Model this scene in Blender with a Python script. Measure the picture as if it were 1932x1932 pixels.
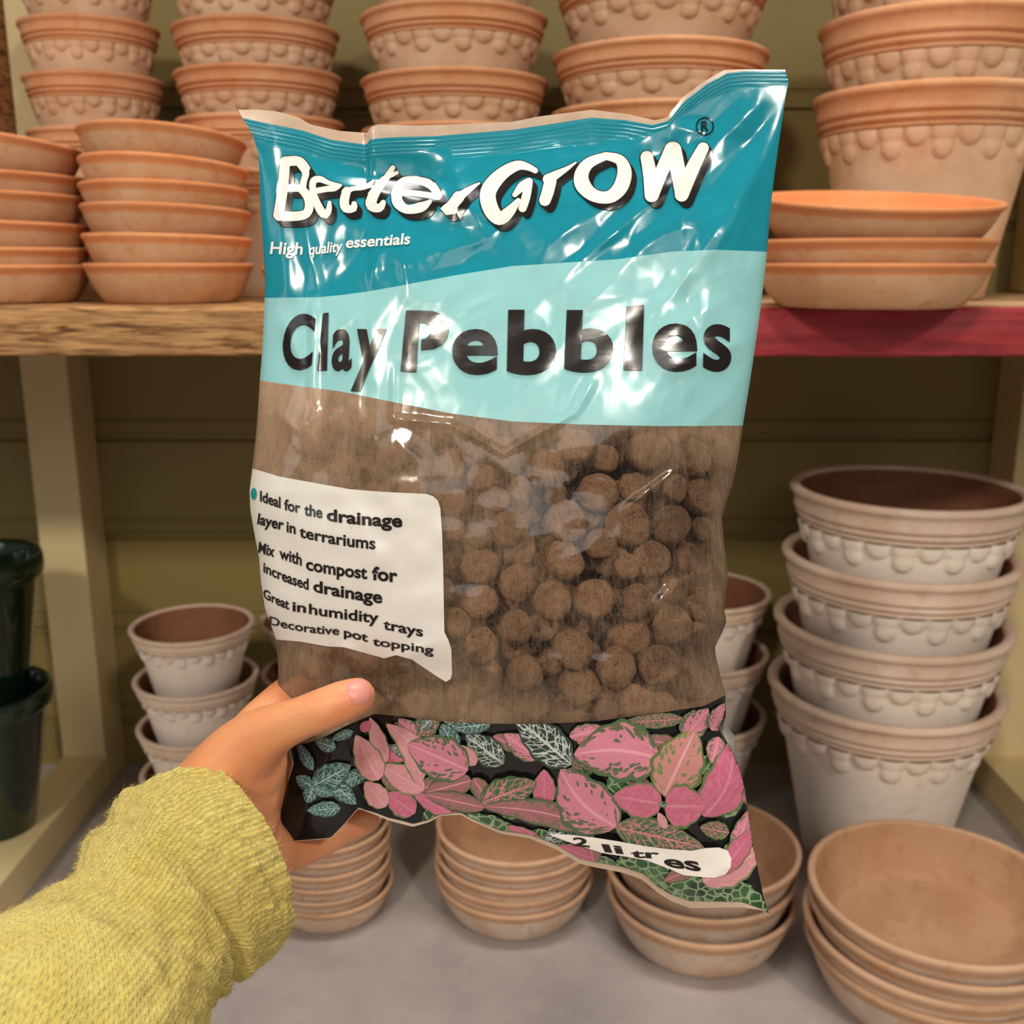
import bpy, bmesh, math, random
import numpy as np
from mathutils import Vector, Matrix, noise as mnoise
from mathutils.bvhtree import BVHTree
from mathutils.geometry import tessellate_polygon

random.seed(7)
rng = np.random.default_rng(11)
for o in list(bpy.data.objects):
    bpy.data.objects.remove(o)
scene = bpy.context.scene
COL = scene.collection

# ------------------------------------------------------------------ camera, world, lamps, exposure
F = 1950.0                      # focal length in pixels of the 1932 px frame
TILT = math.radians(13.5)
CAM = Vector((0, 0, 0.73))
cT, sT = math.cos(TILT), math.sin(TILT)
FWD = Vector((0, cT, -sT)); UP = Vector((0, sT, cT)); RIGHT = Vector((1, 0, 0))
cam_data = bpy.data.cameras.new('camera')
cam_data.sensor_width = 36.0
cam_data.lens = 36.0 * F / 1932.0
cam_data.clip_start = 0.02
cam_data.dof.use_dof = True
cam_data.dof.focus_distance = 0.445
cam_data.dof.aperture_fstop = 13.0
cam = bpy.data.objects.new('camera', cam_data)
cam.location = CAM
cam.rotation_euler = (math.pi / 2 - TILT, 0, 0)
COL.objects.link(cam)
scene.camera = cam

world = bpy.data.worlds.new('shop_ambient')
scene.world = world
world.use_nodes = True
bg = world.node_tree.nodes['Background']
bg.inputs[0].default_value = (1.0, 0.93, 0.84, 1)
bg.inputs[1].default_value = 0.21

def area(name, loc, target, size, power, color, size_y=None):
    l = bpy.data.lights.new(name, 'AREA')
    l.energy = power; l.color = color
    if size_y:
        l.shape = 'RECTANGLE'; l.size = size; l.size_y = size_y
    else:
        l.shape = 'DISK'; l.size = size
    o = bpy.data.objects.new(name, l)
    o.location = loc
    d = Vector(target) - Vector(loc)
    o.rotation_euler = d.to_track_quat('-Z', 'Y').to_euler()
    COL.objects.link(o)
    return o
area('shop_spot', (-1.25, -2.5, 2.95), (0.0, 1.1, 0.5), 0.36, 62, (1.0, 0.89, 0.74))
area('shop_spot', (1.55, -2.4, 2.95), (0.1, 1.1, 0.5), 0.36, 52, (1.0, 0.91, 0.78))
area('ceiling_panel', (0.1, 0.58, 2.45), (0.1, 0.72, 0.0), 1.3, 28, (1.0, 0.96, 0.92), 0.3)
area('shop_strip_light', (0.25, -1.75, 1.75), (0.0, 0.6, 0.6), 1.8, 9, (1.0, 0.97, 0.93), 0.7)
area('side_fill_light', (-1.6, -0.6, 1.5), (0.0, 0.5, 0.7), 0.4, 3, (0.95, 0.97, 1.0), 1.2)  # weak cool fill added from the left, no real window there
scene.view_settings.view_transform = 'Standard'
scene.view_settings.look = 'None'
scene.view_settings.gamma = 1.0
scene.view_settings.use_curve_mapping = False
scene.view_settings.exposure = 0.0
try:
    scene.cycles.transparent_max_bounces = 24
    scene.cycles.caustics_reflective = False
    scene.cycles.caustics_refractive = False
except Exception:
    pass

# ------------------------------------------------------------------ picture geometry helpers
def ray(px, py):
    return FWD + RIGHT * ((px - 966) / F) + UP * ((966 - py) / F)
def P(px, py, Y):
    d = ray(px, py)
    return CAM + d * (Y / d.y)
def PZ(px, py, z):
    d = ray(px, py)
    return CAM + d * ((z - CAM.z) / d.z)
def CP(px, py, depth):
    return CAM + ray(px, py) * depth
def axial(p):
    return (Vector(p) - CAM).dot(FWD)

# ------------------------------------------------------------------ materials
def lin(c):
    def f(v):
        v /= 255.0
        return v / 12.92 if v <= 0.04045 else ((v + 0.055) / 1.055) ** 2.4
    return (f(c[0]), f(c[1]), f(c[2]), 1.0)

class NT:
    def __init__(self, name):
        self.m = bpy.data.materials.new(name)
        self.m.use_nodes = True
        self.t = self.m.node_tree
        self.t.nodes.clear()
        self.out = self.t.nodes.new('ShaderNodeOutputMaterial')
    def n(self, kind, **kw):
        nd = self.t.nodes.new('ShaderNode' + kind)
        for k, v in kw.items():
            if k.startswith('i_'):
                key = k[2:]
                key = int(key) if key.isdigit() else key.replace('_', ' ')
                s = nd.inputs[key]
                if hasattr(v, 'is_output'):
                    self.t.links.new(v, s)
                else:
                    s.default_value = v
            else:
                setattr(nd, k, v)
        return nd
    def link(self, a, b):
        self.t.links.new(a, b)
    def coord(self, kind='Object', scale=(1, 1, 1), rot=(0, 0, 0)):
        tc = self.n('TexCoord')
        mp = self.n('Mapping', i_Vector=tc.outputs[kind])
        mp.inputs['Scale'].default_value = scale
        mp.inputs['Rotation'].default_value = rot
        return mp.outputs[0]
    def noise(self, vec, scale, detail=4, rough=0.55, dist=0.0):
        return self.n('TexNoise', i_Vector=vec, i_Scale=scale, i_Detail=detail, i_Roughness=rough, i_Distortion=dist).outputs['Fac']
    def ramp(self, fac, stops, interp='LINEAR'):
        r = self.n('ValToRGB', i_Fac=fac)
        cr = r.color_ramp
        cr.interpolation = interp
        while len(cr.elements) < len(stops):
            cr.elements.new(0.5)
        for e, (p, c) in zip(cr.elements, stops):
            e.position = p
            e.color = c if len(c) == 4 else (c[0], c[1], c[2], 1)
        return r.outputs['Color']
    def mix(self, fac, a, b, blend='MIX'):
        m = self.n('Mix', data_type='RGBA', blend_type=blend)
        for sock, v in ((m.inputs['Factor'], fac), (m.inputs[6], a), (m.inputs[7], b)):
            if hasattr(v, 'is_output'):
                self.link(v, sock)
            else:
                sock.default_value = v
        return m.outputs[2]
    def math(self, op, a, b=0.0, c=None, clamp=False):
        m = self.n('Math', operation=op, use_clamp=clamp)
        for i, v in enumerate((a, b) if c is None else (a, b, c)):
            if hasattr(v, 'is_output'):
                self.link(v, m.inputs[i])
            else:
                m.inputs[i].default_value = v
        return m.outputs[0]
    def bump(self, h, strength, dist):
        return self.n('Bump', i_Height=h, i_Strength=strength, i_Distance=dist).outputs[0]
    def principled(self, color, rough=0.5, normal=None, **kw):
        b = self.n('BsdfPrincipled')
        for key, v in [('Base Color', color), ('Roughness', rough)] + [(k.replace('_', ' '), v) for k, v in kw.items()]:
            if hasattr(v, 'is_output'):
                self.link(v, b.inputs[key])
            else:
                b.inputs[key].default_value = v
        if normal is not None:
            self.link(normal, b.inputs['Normal'])
        self.link(b.outputs[0], self.out.inputs[0])
        return b

def mat_clay(name, body, pale, stain, blotch=0.5, rough=0.9):
    k = NT(name)
    oi = k.n('ObjectInfo')
    tc = k.n('TexCoord')
    off = k.n('VectorMath', operation='ADD')
    k.link(tc.outputs['Object'], off.inputs[0])
    cmb = k.n('CombineXYZ')
    k.link(k.math('MULTIPLY', oi.outputs['Random'], 37.0), cmb.inputs[0])
    k.link(cmb.outputs[0], off.inputs[1])
    v = off.outputs[0]
    n1 = k.noise(v, 1.7, 5, 0.6)
    n2 = k.noise(v, 7.0, 4, 0.6)
    c = k.mix(k.ramp(n1, [(0.35, (0, 0, 0)), (0.65, (1, 1, 1))]), lin(body), lin(pale))
    c = k.mix(k.math('MULTIPLY', k.ramp(n2, [(0.55, (0, 0, 0)), (0.75, (1, 1, 1))]), blotch), c, lin(stain))
    hsv = k.n('HueSaturation', i_Color=c)
    k.link(k.math('MULTIPLY_ADD', oi.outputs['Random'], 0.16, 0.92), hsv.inputs['Value'])
    fine = k.noise(v, 60, 3, 0.7)
    pit = k.n('TexVoronoi', i_Vector=v, i_Scale=26.0).outputs['Distance']
    pitm = k.ramp(pit, [(0.02, (0, 0, 0)), (0.10, (1, 1, 1))])
    h = k.math('ADD', k.math('MULTIPLY', fine, 0.35), k.math('MULTIPLY', pitm, 0.6))
    k.principled(hsv.outputs[0], rough, k.bump(h, 0.35, 0.004), Specular_IOR_Level=0.2)
    return k.m
M_UP_BODY = mat_clay('clay_orange_body', (206, 168, 134), (222, 190, 160), (196, 148, 106), 0.5)
M_UP_RIM = mat_clay('clay_orange_rim', (200, 140, 98), (210, 160, 122), (188, 118, 76), 0.6)
M_SAUCER_UP = mat_clay('clay_orange_saucer', (200, 150, 108), (212, 174, 138), (196, 126, 80), 0.75)
M_SAUCER_UP_IN = mat_clay('clay_orange_inside', (224, 138, 84), (226, 146, 94), (214, 124, 70), 0.4)
M_SAUCER_UP_RIM = mat_clay('clay_orange_saucer_rim', (208, 132, 82), (214, 148, 102), (196, 112, 64), 0.5)
M_SAUCER_LO_RIM = mat_clay('clay_aged_saucer_rim', (190, 148, 116), (200, 164, 134), (174, 126, 92), 0.6)
M_LO_BODY = mat_clay('clay_white_body', (228, 214, 200), (236, 224, 212), (204, 182, 162), 0.5)
M_LO_RIM = mat_clay('clay_white_rim', (208, 180, 158), (222, 200, 182), (186, 152, 128), 0.6)
M_LO_IN = mat_clay('clay_brown_inside', (128, 84, 62), (140, 94, 70), (112, 72, 52), 0.5)
M_SAUCER_LO = mat_clay('clay_aged_saucer', (196, 164, 138), (212, 194, 178), (172, 130, 98), 0.75)
M_SAUCER_LO_IN = mat_clay('clay_aged_inside', (172, 128, 94), (184, 144, 112), (150, 106, 74), 0.6)

def mat_simple_noise(name, a, b, scale, rough, bump=0.2, bdist=0.002, stretch=(1, 1, 1)):
    k = NT(name)
    v = k.coord('Object', stretch)
    n = k.noise(v, scale, 6, 0.6)
    c = k.mix(k.ramp(n, [(0.3, (0, 0, 0)), (0.7, (1, 1, 1))]), lin(a), lin(b))
    k.principled(c, rough, k.bump(k.noise(v, scale * 5, 4), bump, bdist))
    return k.m
M_WALL = mat_simple_noise('wall_paint', (136, 119, 66), (126, 110, 60), 3, 0.6, 0.1, 0.001)
M_FRAME = mat_simple_noise('frame_paint', (214, 194, 146), (204, 184, 136), 4, 0.55, 0.12, 0.001)
M_RED = None

def mat_floor():
    k = NT('floor_concrete')
    v = k.coord('Object')
    a = k.noise(v, 6, 7, 0.62)
    b = k.noise(v, 28, 5, 0.6)
    c = k.mix(k.ramp(a, [(0.32, (0, 0, 0)), (0.68, (1, 1, 1))]), lin((146, 136, 132)), lin((172, 162, 156)))
    c = k.mix(k.math('MULTIPLY', k.ramp(b, [(0.56, (0, 0, 0)), (0.72, (1, 1, 1))]), 0.35), c, lin((178, 166, 156)))
    k.principled(c, 0.62, k.bump(b, 0.15, 0.002))
    return k.m
M_FLOOR = mat_floor()

def mat_wood(name, light, dark, deep):
    k = NT(name)
    v = k.coord('Object', (4.0, 20.0, 62.0))
    n = k.noise(v, 2.2, 8, 0.65, 1.6)
    v2 = k.coord('Object', (7.0, 40.0, 120.0))
    n2 = k.noise(v2, 2.0, 6, 0.6, 0.8)
    c = k.ramp(n, [(0.30, lin(deep)), (0.42, lin(dark)), (0.50, lin(light)), (0.58, lin(light)), (0.66, lin(dark)), (0.74, lin(light))])
    c = k.mix(k.math('MULTIPLY', k.ramp(n2, [(0.50, (0, 0, 0)), (0.62, (1, 1, 1))]), 0.6), c, lin(deep))
    h = k.math('ADD', n, k.math('MULTIPLY', n2, -0.7))
    k.principled(c, 0.8, k.bump(h, 0.8, 0.004), Specular_IOR_Level=0.25)
    return k.m
M_WOOD = mat_wood('raw_wood', (194, 148, 98), (140, 96, 56), (70, 46, 26))
M_WOODTOP = mat_wood('plank_top_wood', (206, 172, 132), (176, 138, 96), (130, 96, 64))

def mat_red():
    k = NT('worn_red_paint')
    v = k.coord('Object', (4, 10, 22))
    n = k.noise(v, 3, 7, 0.65, 0.6)
    c = k.ramp(n, [(0.28, lin((110, 24, 30))), (0.45, lin((142, 34, 42))), (0.6, lin((160, 42, 50))), (0.8, lin((184, 70, 68)))])
    w = k.ramp(k.noise(k.coord('Object', (6, 20, 40)), 4, 5, 0.7), [(0.68, (0, 0, 0)), (0.78, (1, 1, 1))])
    c = k.mix(k.math('MULTIPLY', w, 0.35), c, lin((210, 150, 140)))
    k.principled(c, 0.55, k.bump(n, 0.4, 0.003))
    return k.m
M_RED = mat_red()

def mat_glaze():
    k = NT('dark_green_glaze')
    n = k.noise(k.coord('Object'), 4, 4)
    c = k.mix(n, lin((8, 24, 14)), lin((16, 38, 22)))
    k.principled(c, 0.12, None, Coat_Weight=0.5)
    return k.m
M_GLAZE = mat_glaze()

def mat_skin():
    k = NT('skin')
    v = k.coord('Object')
    n = k.noise(v, 30, 4)
    n2 = k.noise(v, 300, 3)
    c = k.mix(k.ramp(n, [(0.35, (0, 0, 0)), (0.68, (1, 1, 1))]), lin((224, 156, 108)), lin((214, 132, 90)))
    cells = k.n('TexVoronoi', i_Vector=k.coord('Object', (1, 1.8, 1.8)), i_Scale=420.0).outputs['Distance']
    h = k.math('ADD', k.math('MULTIPLY', cells, 0.5), n2)
    k.principled(c, 0.48, k.bump(h, 0.12, 0.0006), Subsurface_Weight=0.12, Subsurface_Radius=(0.006, 0.0025, 0.0015), Subsurface_Scale=0.5)
    return k.m
M_SKIN = mat_skin()
def mat_nail():
    k = NT('fingernail')
    k.principled(lin((216, 142, 128)), 0.38)
    return k.m
M_NAIL = mat_nail()

def mat_knit():
    k = NT('chartreuse_knit')
    tc = k.n('TexCoord')
    mp = k.n('Mapping', i_Vector=tc.outputs['UV'])
    sep = k.n('SeparateXYZ', i_0=mp.outputs[0])
    u, vv = sep.outputs[0], sep.outputs[1]
    # little V stitches: columns around the arm, rows along it
    wob = k.noise(k.coord('Object'), 60, 3)
    col = k.math('MULTIPLY', u, 120.0)
    fr = k.math('PINGPONG', k.math('ADD', col, k.math('MULTIPLY', wob, 1.2)), 0.5)
    row = k.math('ADD', k.math('MULTIPLY', vv, 95.0), k.math('MULTIPLY', fr, 1.6))
    rows = k.math('PINGPONG', row, 0.5)
    st = k.math('MULTIPLY', fr, k.math('MULTIPLY', rows, 4.0))
    ob = k.coord('Object')
    fuzz = k.noise(ob, 420, 5, 0.7)
    big = k.noise(ob, 45, 4, 0.6)
    c = k.mix(k.ramp(big, [(0.35, (0, 0, 0)), (0.65, (1, 1, 1))]), lin((232, 208, 98)), lin((240, 220, 118)))
    c = k.mix(k.math('MULTIPLY', k.ramp(fuzz, [(0.35, (1, 1, 1)), (0.55, (0, 0, 0))]), 0.55), c, lin((196, 170, 66)))
    h = k.math('ADD', k.math('MULTIPLY', st, 0.5), k.math('MULTIPLY', fuzz, 1.3))
    k.principled(c, 0.95, k.bump(h, 0.9, 0.0022), Specular_IOR_Level=0.1, Sheen_Weight=0.3, Sheen_Roughness=0.6)
    return k.m
M_KNIT = mat_knit()

def film_bump(k):
    v = k.coord('Object')
    a = k.noise(v, 26, 2, 0.4, 1.0)
    b = k.noise(v, 120, 2, 0.5, 0.6)
    h = k.math('ADD', a, k.math('MULTIPLY', b, 0.10))
    return k.bump(h, 0.05, 0.004)
def mat_film(name, col, rough=0.13, var=None):
    k = NT(name)
    c = lin(col)
    if var:
        n = k.noise(k.coord('Object'), 14, 3)
        c = k.mix(n, lin(col), lin(var))
    k.principled(c, rough, film_bump(k), Specular_IOR_Level=0.45, Coat_Weight=0.12, Coat_Roughness=0.06)
    return k.m
M_TEAL = mat_film('film_teal', (14, 132, 150), 0.17)
M_PALE = mat_film('film_pale_teal', (140, 196, 198), 0.2)
M_WHITE = mat_film('film_white', (216, 212, 204), 0.3)
M_BLACK = mat_film('film_black_print', (26, 20, 18), 0.2)
M_LOGO = mat_film('film_white_print', (230, 228, 222), 0.22)
M_BULLET = mat_film('film_teal_print', (30, 140, 140), 0.3)
M_PRINTBG = mat_film('film_dark_print', (30, 26, 26), 0.16, (16, 18, 18))
M_PILL = mat_film('film_pill_print', (236, 230, 222), 0.25)

def mat_green_mottle():
    k = NT('film_fern_print')
    v = k.n('TexVoronoi', i_Vector=k.coord('Object'), i_Scale=240.0, feature='DISTANCE_TO_EDGE').outputs['Distance']
    n = k.noise(k.coord('Object'), 60, 4)
    c = k.ramp(n, [(0.35, lin((18, 40, 26))), (0.52, lin((52, 96, 58))), (0.7, lin((110, 140, 90)))])
    c = k.mix(k.ramp(v, [(0.03, (1, 1, 1)), (0.12, (0, 0, 0))]), c, lin((140, 160, 120)))
    k.principled(c, 0.18, film_bump(k), Coat_Weight=0.5, Coat_Roughness=0.06)
    return k.m
M_FERN = mat_green_mottle()

def mat_clear():
    k = NT('film_clear_dusty')
    nrm = film_bump(k)
    at = k.n('Attribute', attribute_name='dust')
    v = k.coord('Object', (1, 1, 0.35))
    n = k.noise(v, 60, 6, 0.65, 0.8)
    scr = k.noise(k.coord('Object', (1.0, 1.0, 0.06)), 700, 3, 0.6)
    fib = k.noise(k.coord('Object', (1, 1, 1)), 420, 4, 0.7, 3.0)
    d = k.math('MULTIPLY_ADD', k.math('SUBTRACT', n, 0.5), 0.55, at.outputs['Fac'])
    d = k.math('MULTIPLY_ADD', k.math('SUBTRACT', scr, 0.5), 0.28, d)
    d = k.math('MULTIPLY_ADD', k.math('SUBTRACT', fib, 0.5), 0.35, d, clamp=True)
    d = k.math('MINIMUM', d, 0.88)
    dc = k.mix(n, lin((182, 146, 114)), lin((208, 178, 148)))
    dif = k.n('BsdfDiffuse', i_Color=dc)
    tr = k.n('BsdfTransparent', i_Color=(0.95, 0.93, 0.90, 1))
    base = k.n('MixShader', i_Fac=d)
    k.link(tr.outputs[0], base.inputs[1]); k.link(dif.outputs[0], base.inputs[2])
    gl = k.n('BsdfGlossy', i_Roughness=0.09, i_Normal=nrm)
    fr = k.n('Fresnel', i_IOR=1.45, i_Normal=nrm)
    top = k.n('MixShader', i_Fac=k.math('MULTIPLY', fr.outputs[0], 1.2, clamp=True))
    k.link(base.outputs[0], top.inputs[1]); k.link(gl.outputs[0], top.inputs[2])
    k.link(top.outputs[0], k.out.inputs[0])
    return k.m
M_CLEAR = mat_clear()
def mat_margin():
    k = NT('film_clear_margin')
    dif = k.n('BsdfDiffuse', i_Color=lin((232, 204, 176)))
    tr = k.n('BsdfTransparent', i_Color=(0.97, 0.95, 0.92, 1))
    base = k.n('MixShader', i_Fac=k.math('MULTIPLY_ADD', k.noise(k.coord('Object'), 90, 4), 0.5, 0.35))
    k.link(tr.outputs[0], base.inputs[1]); k.link(dif.outputs[0], base.inputs[2])
    gl = k.n('BsdfGlossy', i_Roughness=0.15)
    top = k.n('MixShader', i_Fac=0.08)
    k.link(base.outputs[0], top.inputs[1]); k.link(gl.outputs[0], top.inputs[2])
    k.link(top.outputs[0], k.out.inputs[0])
    return k.m
M_MARGIN = mat_margin()
def mat_back():
    k = NT('film_back')
    g = k.n('NewGeometry')
    n = k.noise(k.coord('Object'), 40, 4)
    inner = k.mix(n, lin((140, 106, 82)), lin((160, 126, 100)))
    c = k.mix(g.outputs['Backfacing'], lin((226, 222, 214)), inner)
    k.principled(c, 0.3, film_bump(k))
    return k.m
M_BACK = mat_back()

def mat_pebble():
    k = NT('fired_clay_pebble')
    oi = k.n('ObjectInfo')
    v = k.coord('Object')
    n = k.noise(v, 2.2, 6, 0.65)
    n2 = k.noise(v, 13, 5, 0.75)
    vo = k.n('TexVoronoi', i_Vector=v, i_Scale=5.5).outputs['Distance']
    c = k.mix(k.ramp(n, [(0.32, (0, 0, 0)), (0.66, (1, 1, 1))]), lin((206, 146, 108)), lin((244, 200, 164)))
    c = k.mix(k.math('MULTIPLY', k.ramp(n2, [(0.58, (0, 0, 0)), (0.72, (1, 1, 1))]), 0.5), c, lin((240, 206, 174)))
    pit = k.ramp(vo, [(0.15, (1, 1, 1)), (0.25, (0, 0, 0))])
    pit = k.math('MULTIPLY', pit, k.ramp(k.noise(v, 3.0, 2), [(0.40, (0, 0, 0)), (0.55, (1, 1, 1))]))
    c = k.mix(k.math('MULTIPLY', pit, 0.9), c, lin((104, 76, 58)))
    hs = k.n('HueSaturation', i_Color=c)
    k.link(k.math('MULTIPLY_ADD', oi.outputs['Random'], 0.3, 0.85), hs.inputs['Value'])
    h = k.math('SUBTRACT', k.math('ADD', n2, k.math('MULTIPLY', n, 0.5)), k.math('MULTIPLY', pit, 0.8))
    k.principled(hs.outputs[0], 0.9, k.bump(h, 1.0, 0.0035), Specular_IOR_Level=0.2)
    return k.m
M_PEBBLE = mat_pebble()

# leaf print materials: UV u runs along the leaf, v across it (0..1, midrib at 0.5)
def mat_leaf(name, base, vein, style, base2=None, edge=None):
    k = NT(name)
    tc = k.n('TexCoord')
    sep = k.n('SeparateXYZ', i_0=tc.outputs['UV'])
    u, v = sep.outputs[0], sep.outputs[1]
    s = k.math('ABSOLUTE', k.math('MULTIPLY_ADD', v, 2.0, -1.0))
    su = k.math('SUBTRACT', u, k.math('MULTIPLY', s, 0.45))
    cmb = k.n('CombineXYZ')
    wv = k.noise(tc.outputs['UV'], 6, 2)
    k.link(k.math('ADD', su, k.math('MULTIPLY', wv, 0.2)), cmb.inputs[0])
    k.link(k.math('MULTIPLY', v, 1.0), cmb.inputs[1])
    rib = k.ramp(s, [(0.03, (1, 1, 1)), (0.08, (0, 0, 0))])
    big = k.noise(tc.outputs['UV'], 2.5, 3)
    b = k.mix(big, lin(base), lin(base2 or base))
    if style == 'dots':
        vo = k.n('TexVoronoi', i_Vector=cmb.outputs[0], i_Scale=8.5, i_Randomness=0.9).outputs['Distance']
        thr = k.math('MULTIPLY_ADD', s, 0.44, 0.22)
        f = k.math('SUBTRACT', thr, vo)
        f = k.ramp(f, [(0.0, (0, 0, 0)), (0.06, (1, 1, 1))])
        f = k.math('MULTIPLY', f, k.ramp(s, [(0.12, (0, 0, 0)), (0.3, (1, 1, 1))]))
        c = k.mix(f, b, lin(vein))
        fine = k.noise(cmb.outputs[0], 26, 3)
        c = k.mix(k.math('MULTIPLY', k.ramp(fine, [(0.5, (0, 0, 0)), (0.7, (1, 1, 1))]), 0.25), c, lin((240, 170, 190)))
        c = k.mix(k.math('MULTIPLY', rib, 0.7), c, lin((236, 170, 184)))
    elif style == 'net':
        vo = k.n('TexVoronoi', i_Vector=cmb.outputs[0], i_Scale=5.2, feature='DISTANCE_TO_EDGE').outputs['Distance']
        f = k.ramp(vo, [(0.025, (1, 1, 1)), (0.07, (0, 0, 0))])
        side = k.math('PINGPONG', k.math('MULTIPLY', su, 3.6), 0.5)
        f2 = k.ramp(side, [(0.025, (1, 1, 1)), (0.07, (0, 0, 0))])
        c = k.mix(k.math('MULTIPLY', f, 0.85), b, lin(vein))
        c = k.mix(f2, c, lin(vein))
        c = k.mix(rib, c, lin(vein))
    else:
        fine = k.noise(cmb.outputs[0], 9, 3)
        c = k.mix(k.math('MULTIPLY', k.ramp(fine, [(0.45, (0, 0, 0)), (0.7, (1, 1, 1))]), 0.35), b, lin(vein))
        c = k.mix(k.math('MULTIPLY', rib, 0.4), c, lin(vein))
    if edge:
        e = k.ramp(k.math('ADD', s, k.math('MULTIPLY', wv, 0.12)), [(0.90, (0, 0, 0)), (0.96, (1, 1, 1))])
        c = k.mix(e, c, lin(edge))
    k.principled(c, 0.18, film_bump(k), Coat_Weight=0.5, Coat_Roughness=0.06)
    return k.m
LEAF = {
    'pink': mat_leaf('leaf_pink_dotted', (206, 116, 142), (86, 100, 66), 'dots', (212, 138, 154), (74, 104, 66)),
    'olive': mat_leaf('leaf_rose_olive', (186, 128, 118), (104, 128, 66), 'dots', (196, 132, 130), (92, 112, 60)),
    'solid': mat_leaf('leaf_pink_plain', (202, 104, 134), (226, 160, 174), 'plain', (188, 92, 120), (96, 116, 70)),
    'palepink': mat_leaf('leaf_pale_pink', (214, 150, 156), (240, 196, 200), 'plain', (206, 134, 142), (112, 128, 84)),
    'mauve': mat_leaf('leaf_mauve', (166, 102, 108), (92, 104, 70), 'dots', (150, 96, 100), (74, 90, 60)),
    'green': mat_leaf('leaf_green_pink_vein', (64, 112, 66), (214, 130, 140), 'net', (52, 92, 58), (52, 90, 52)),
    'dark': mat_leaf('leaf_dark_white_vein', (34, 50, 46), (206, 222, 216), 'net', (44, 60, 52), (36, 60, 46)),
    'tealwhite': mat_leaf('leaf_teal_white_vein', (44, 84, 82), (160, 198, 194), 'net', (38, 70, 66), (40, 74, 66)),
    'fern': M_FERN,
}

# ------------------------------------------------------------------ object helpers
def link_mesh(name, verts, faces, mats, parent=None, smooth=True, loc=None, fmat=None, uvs=None):
    me = bpy.data.meshes.new(name)
    me.from_pydata([tuple(v) for v in verts], [], [tuple(f) for f in faces])
    for m in (mats if isinstance(mats, (list, tuple)) else [mats]):
        me.materials.append(m)
    if fmat is not None:
        me.polygons.foreach_set('material_index', list(fmat))
    if smooth:
        me.polygons.foreach_set('use_smooth', [True] * len(me.polygons))
    if uvs is not None:
        ul = me.uv_layers.new(name='UVMap')
        li = np.empty(len(me.loops), dtype=np.int32)
        me.loops.foreach_get('vertex_index', li)
        ul.data.foreach_set('uv', np.asarray(uvs, dtype=np.float32)[li].ravel())
    me.update()
    o = bpy.data.objects.new(name, me)
    COL.objects.link(o)
    if parent:
        o.parent = parent
    if loc is not None:
        o.location = loc
    return o
def empty(name, loc):
    o = bpy.data.objects.new(name, None)
    o.empty_display_size = 0.05
    o.location = loc
    COL.objects.link(o)
    return o
def tag(o, label, cat, group=None, kind=None):
    if label: o['label'] = label
    if cat: o['category'] = cat
    if group: o['group'] = group
    if kind: o['kind'] = kind
    return o
def structure(o):
    o['kind'] = 'structure'
    return o
def box_geo(x0, x1, y0, y1, z0, z1, bev=0.003):
    bm = bmesh.new()
    bmesh.ops.create_cube(bm, size=1.0)
    for v in bm.verts:
        v.co = Vector(((x0 + x1) / 2 + v.co.x * (x1 - x0), (y0 + y1) / 2 + v.co.y * (y1 - y0), (z0 + z1) / 2 + v.co.z * (z1 - z0)))
    if bev:
        bmesh.ops.bevel(bm, geom=bm.edges[:], offset=bev, segments=2, affect='EDGES', profile=0.6)
    return bm
def bm_obj(name, bm, mats, parent=None, smooth=False, loc=(0, 0, 0)):
    me = bpy.data.meshes.new(name)
    for m in (mats if isinstance(mats, (list, tuple)) else [mats]):
        me.materials.append(m)
    bm.to_mesh(me); bm.free()
    if smooth:
        me.polygons.foreach_set('use_smooth', [True] * len(me.polygons))
    o = bpy.data.objects.new(name, me)
    o.location = loc
    COL.objects.link(o)
    if parent: o.parent = parent
    return o

# ------------------------------------------------------------------ the shelving bay
YW = 1.42                      # rear wall
YS = 0.95                      # shelf front edge
ZS = P(300, 579, YS).z         # shelf top
ZB = P(300, 673, YS).z         # shelf underside
fl = link_mesh('floor', [(-3, -2.5, 0), (3, -2.5, 0), (3, YW + 0.1, 0), (-3, YW + 0.1, 0)], [(0, 1, 2, 3)], M_FLOOR, smooth=False)
structure(fl)
# rear wall of wide boards with V joints
gz = [P(300, y, YW).z for y in (1190, 1012, 825)]
step = gz[1] - gz[0]
wv, wf = [], []
z = gz[0] - 6 * step
prof = [(YW, -0.2)]
while z < 2.2:
    for dz, dy in ((-0.006, 0), (-0.004, 0.006), (0.004, 0.006), (0.006, 0)):
        if z + dz > -0.2:
            prof.append((YW + dy, z + dz))
    # a shallow bead above every joint
    for dz, dy in ((0.022, 0), (0.024, 0.0025), (0.027, 0.0025), (0.029, 0)):
        if z + dz > -0.2:
            prof.append((YW + dy, z + dz))
    z += step
prof.append((YW, 2.3))
for (y, zz) in prof:
    wv += [(-3, y, zz), (3, y, zz)]
for i in range(len(prof) - 1):
    wf.append((2 * i, 2 * i + 1, 2 * i + 3, 2 * i + 2))
structure(link_mesh('wall_back', wv, wf, M_WALL, smooth=False))

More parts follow.
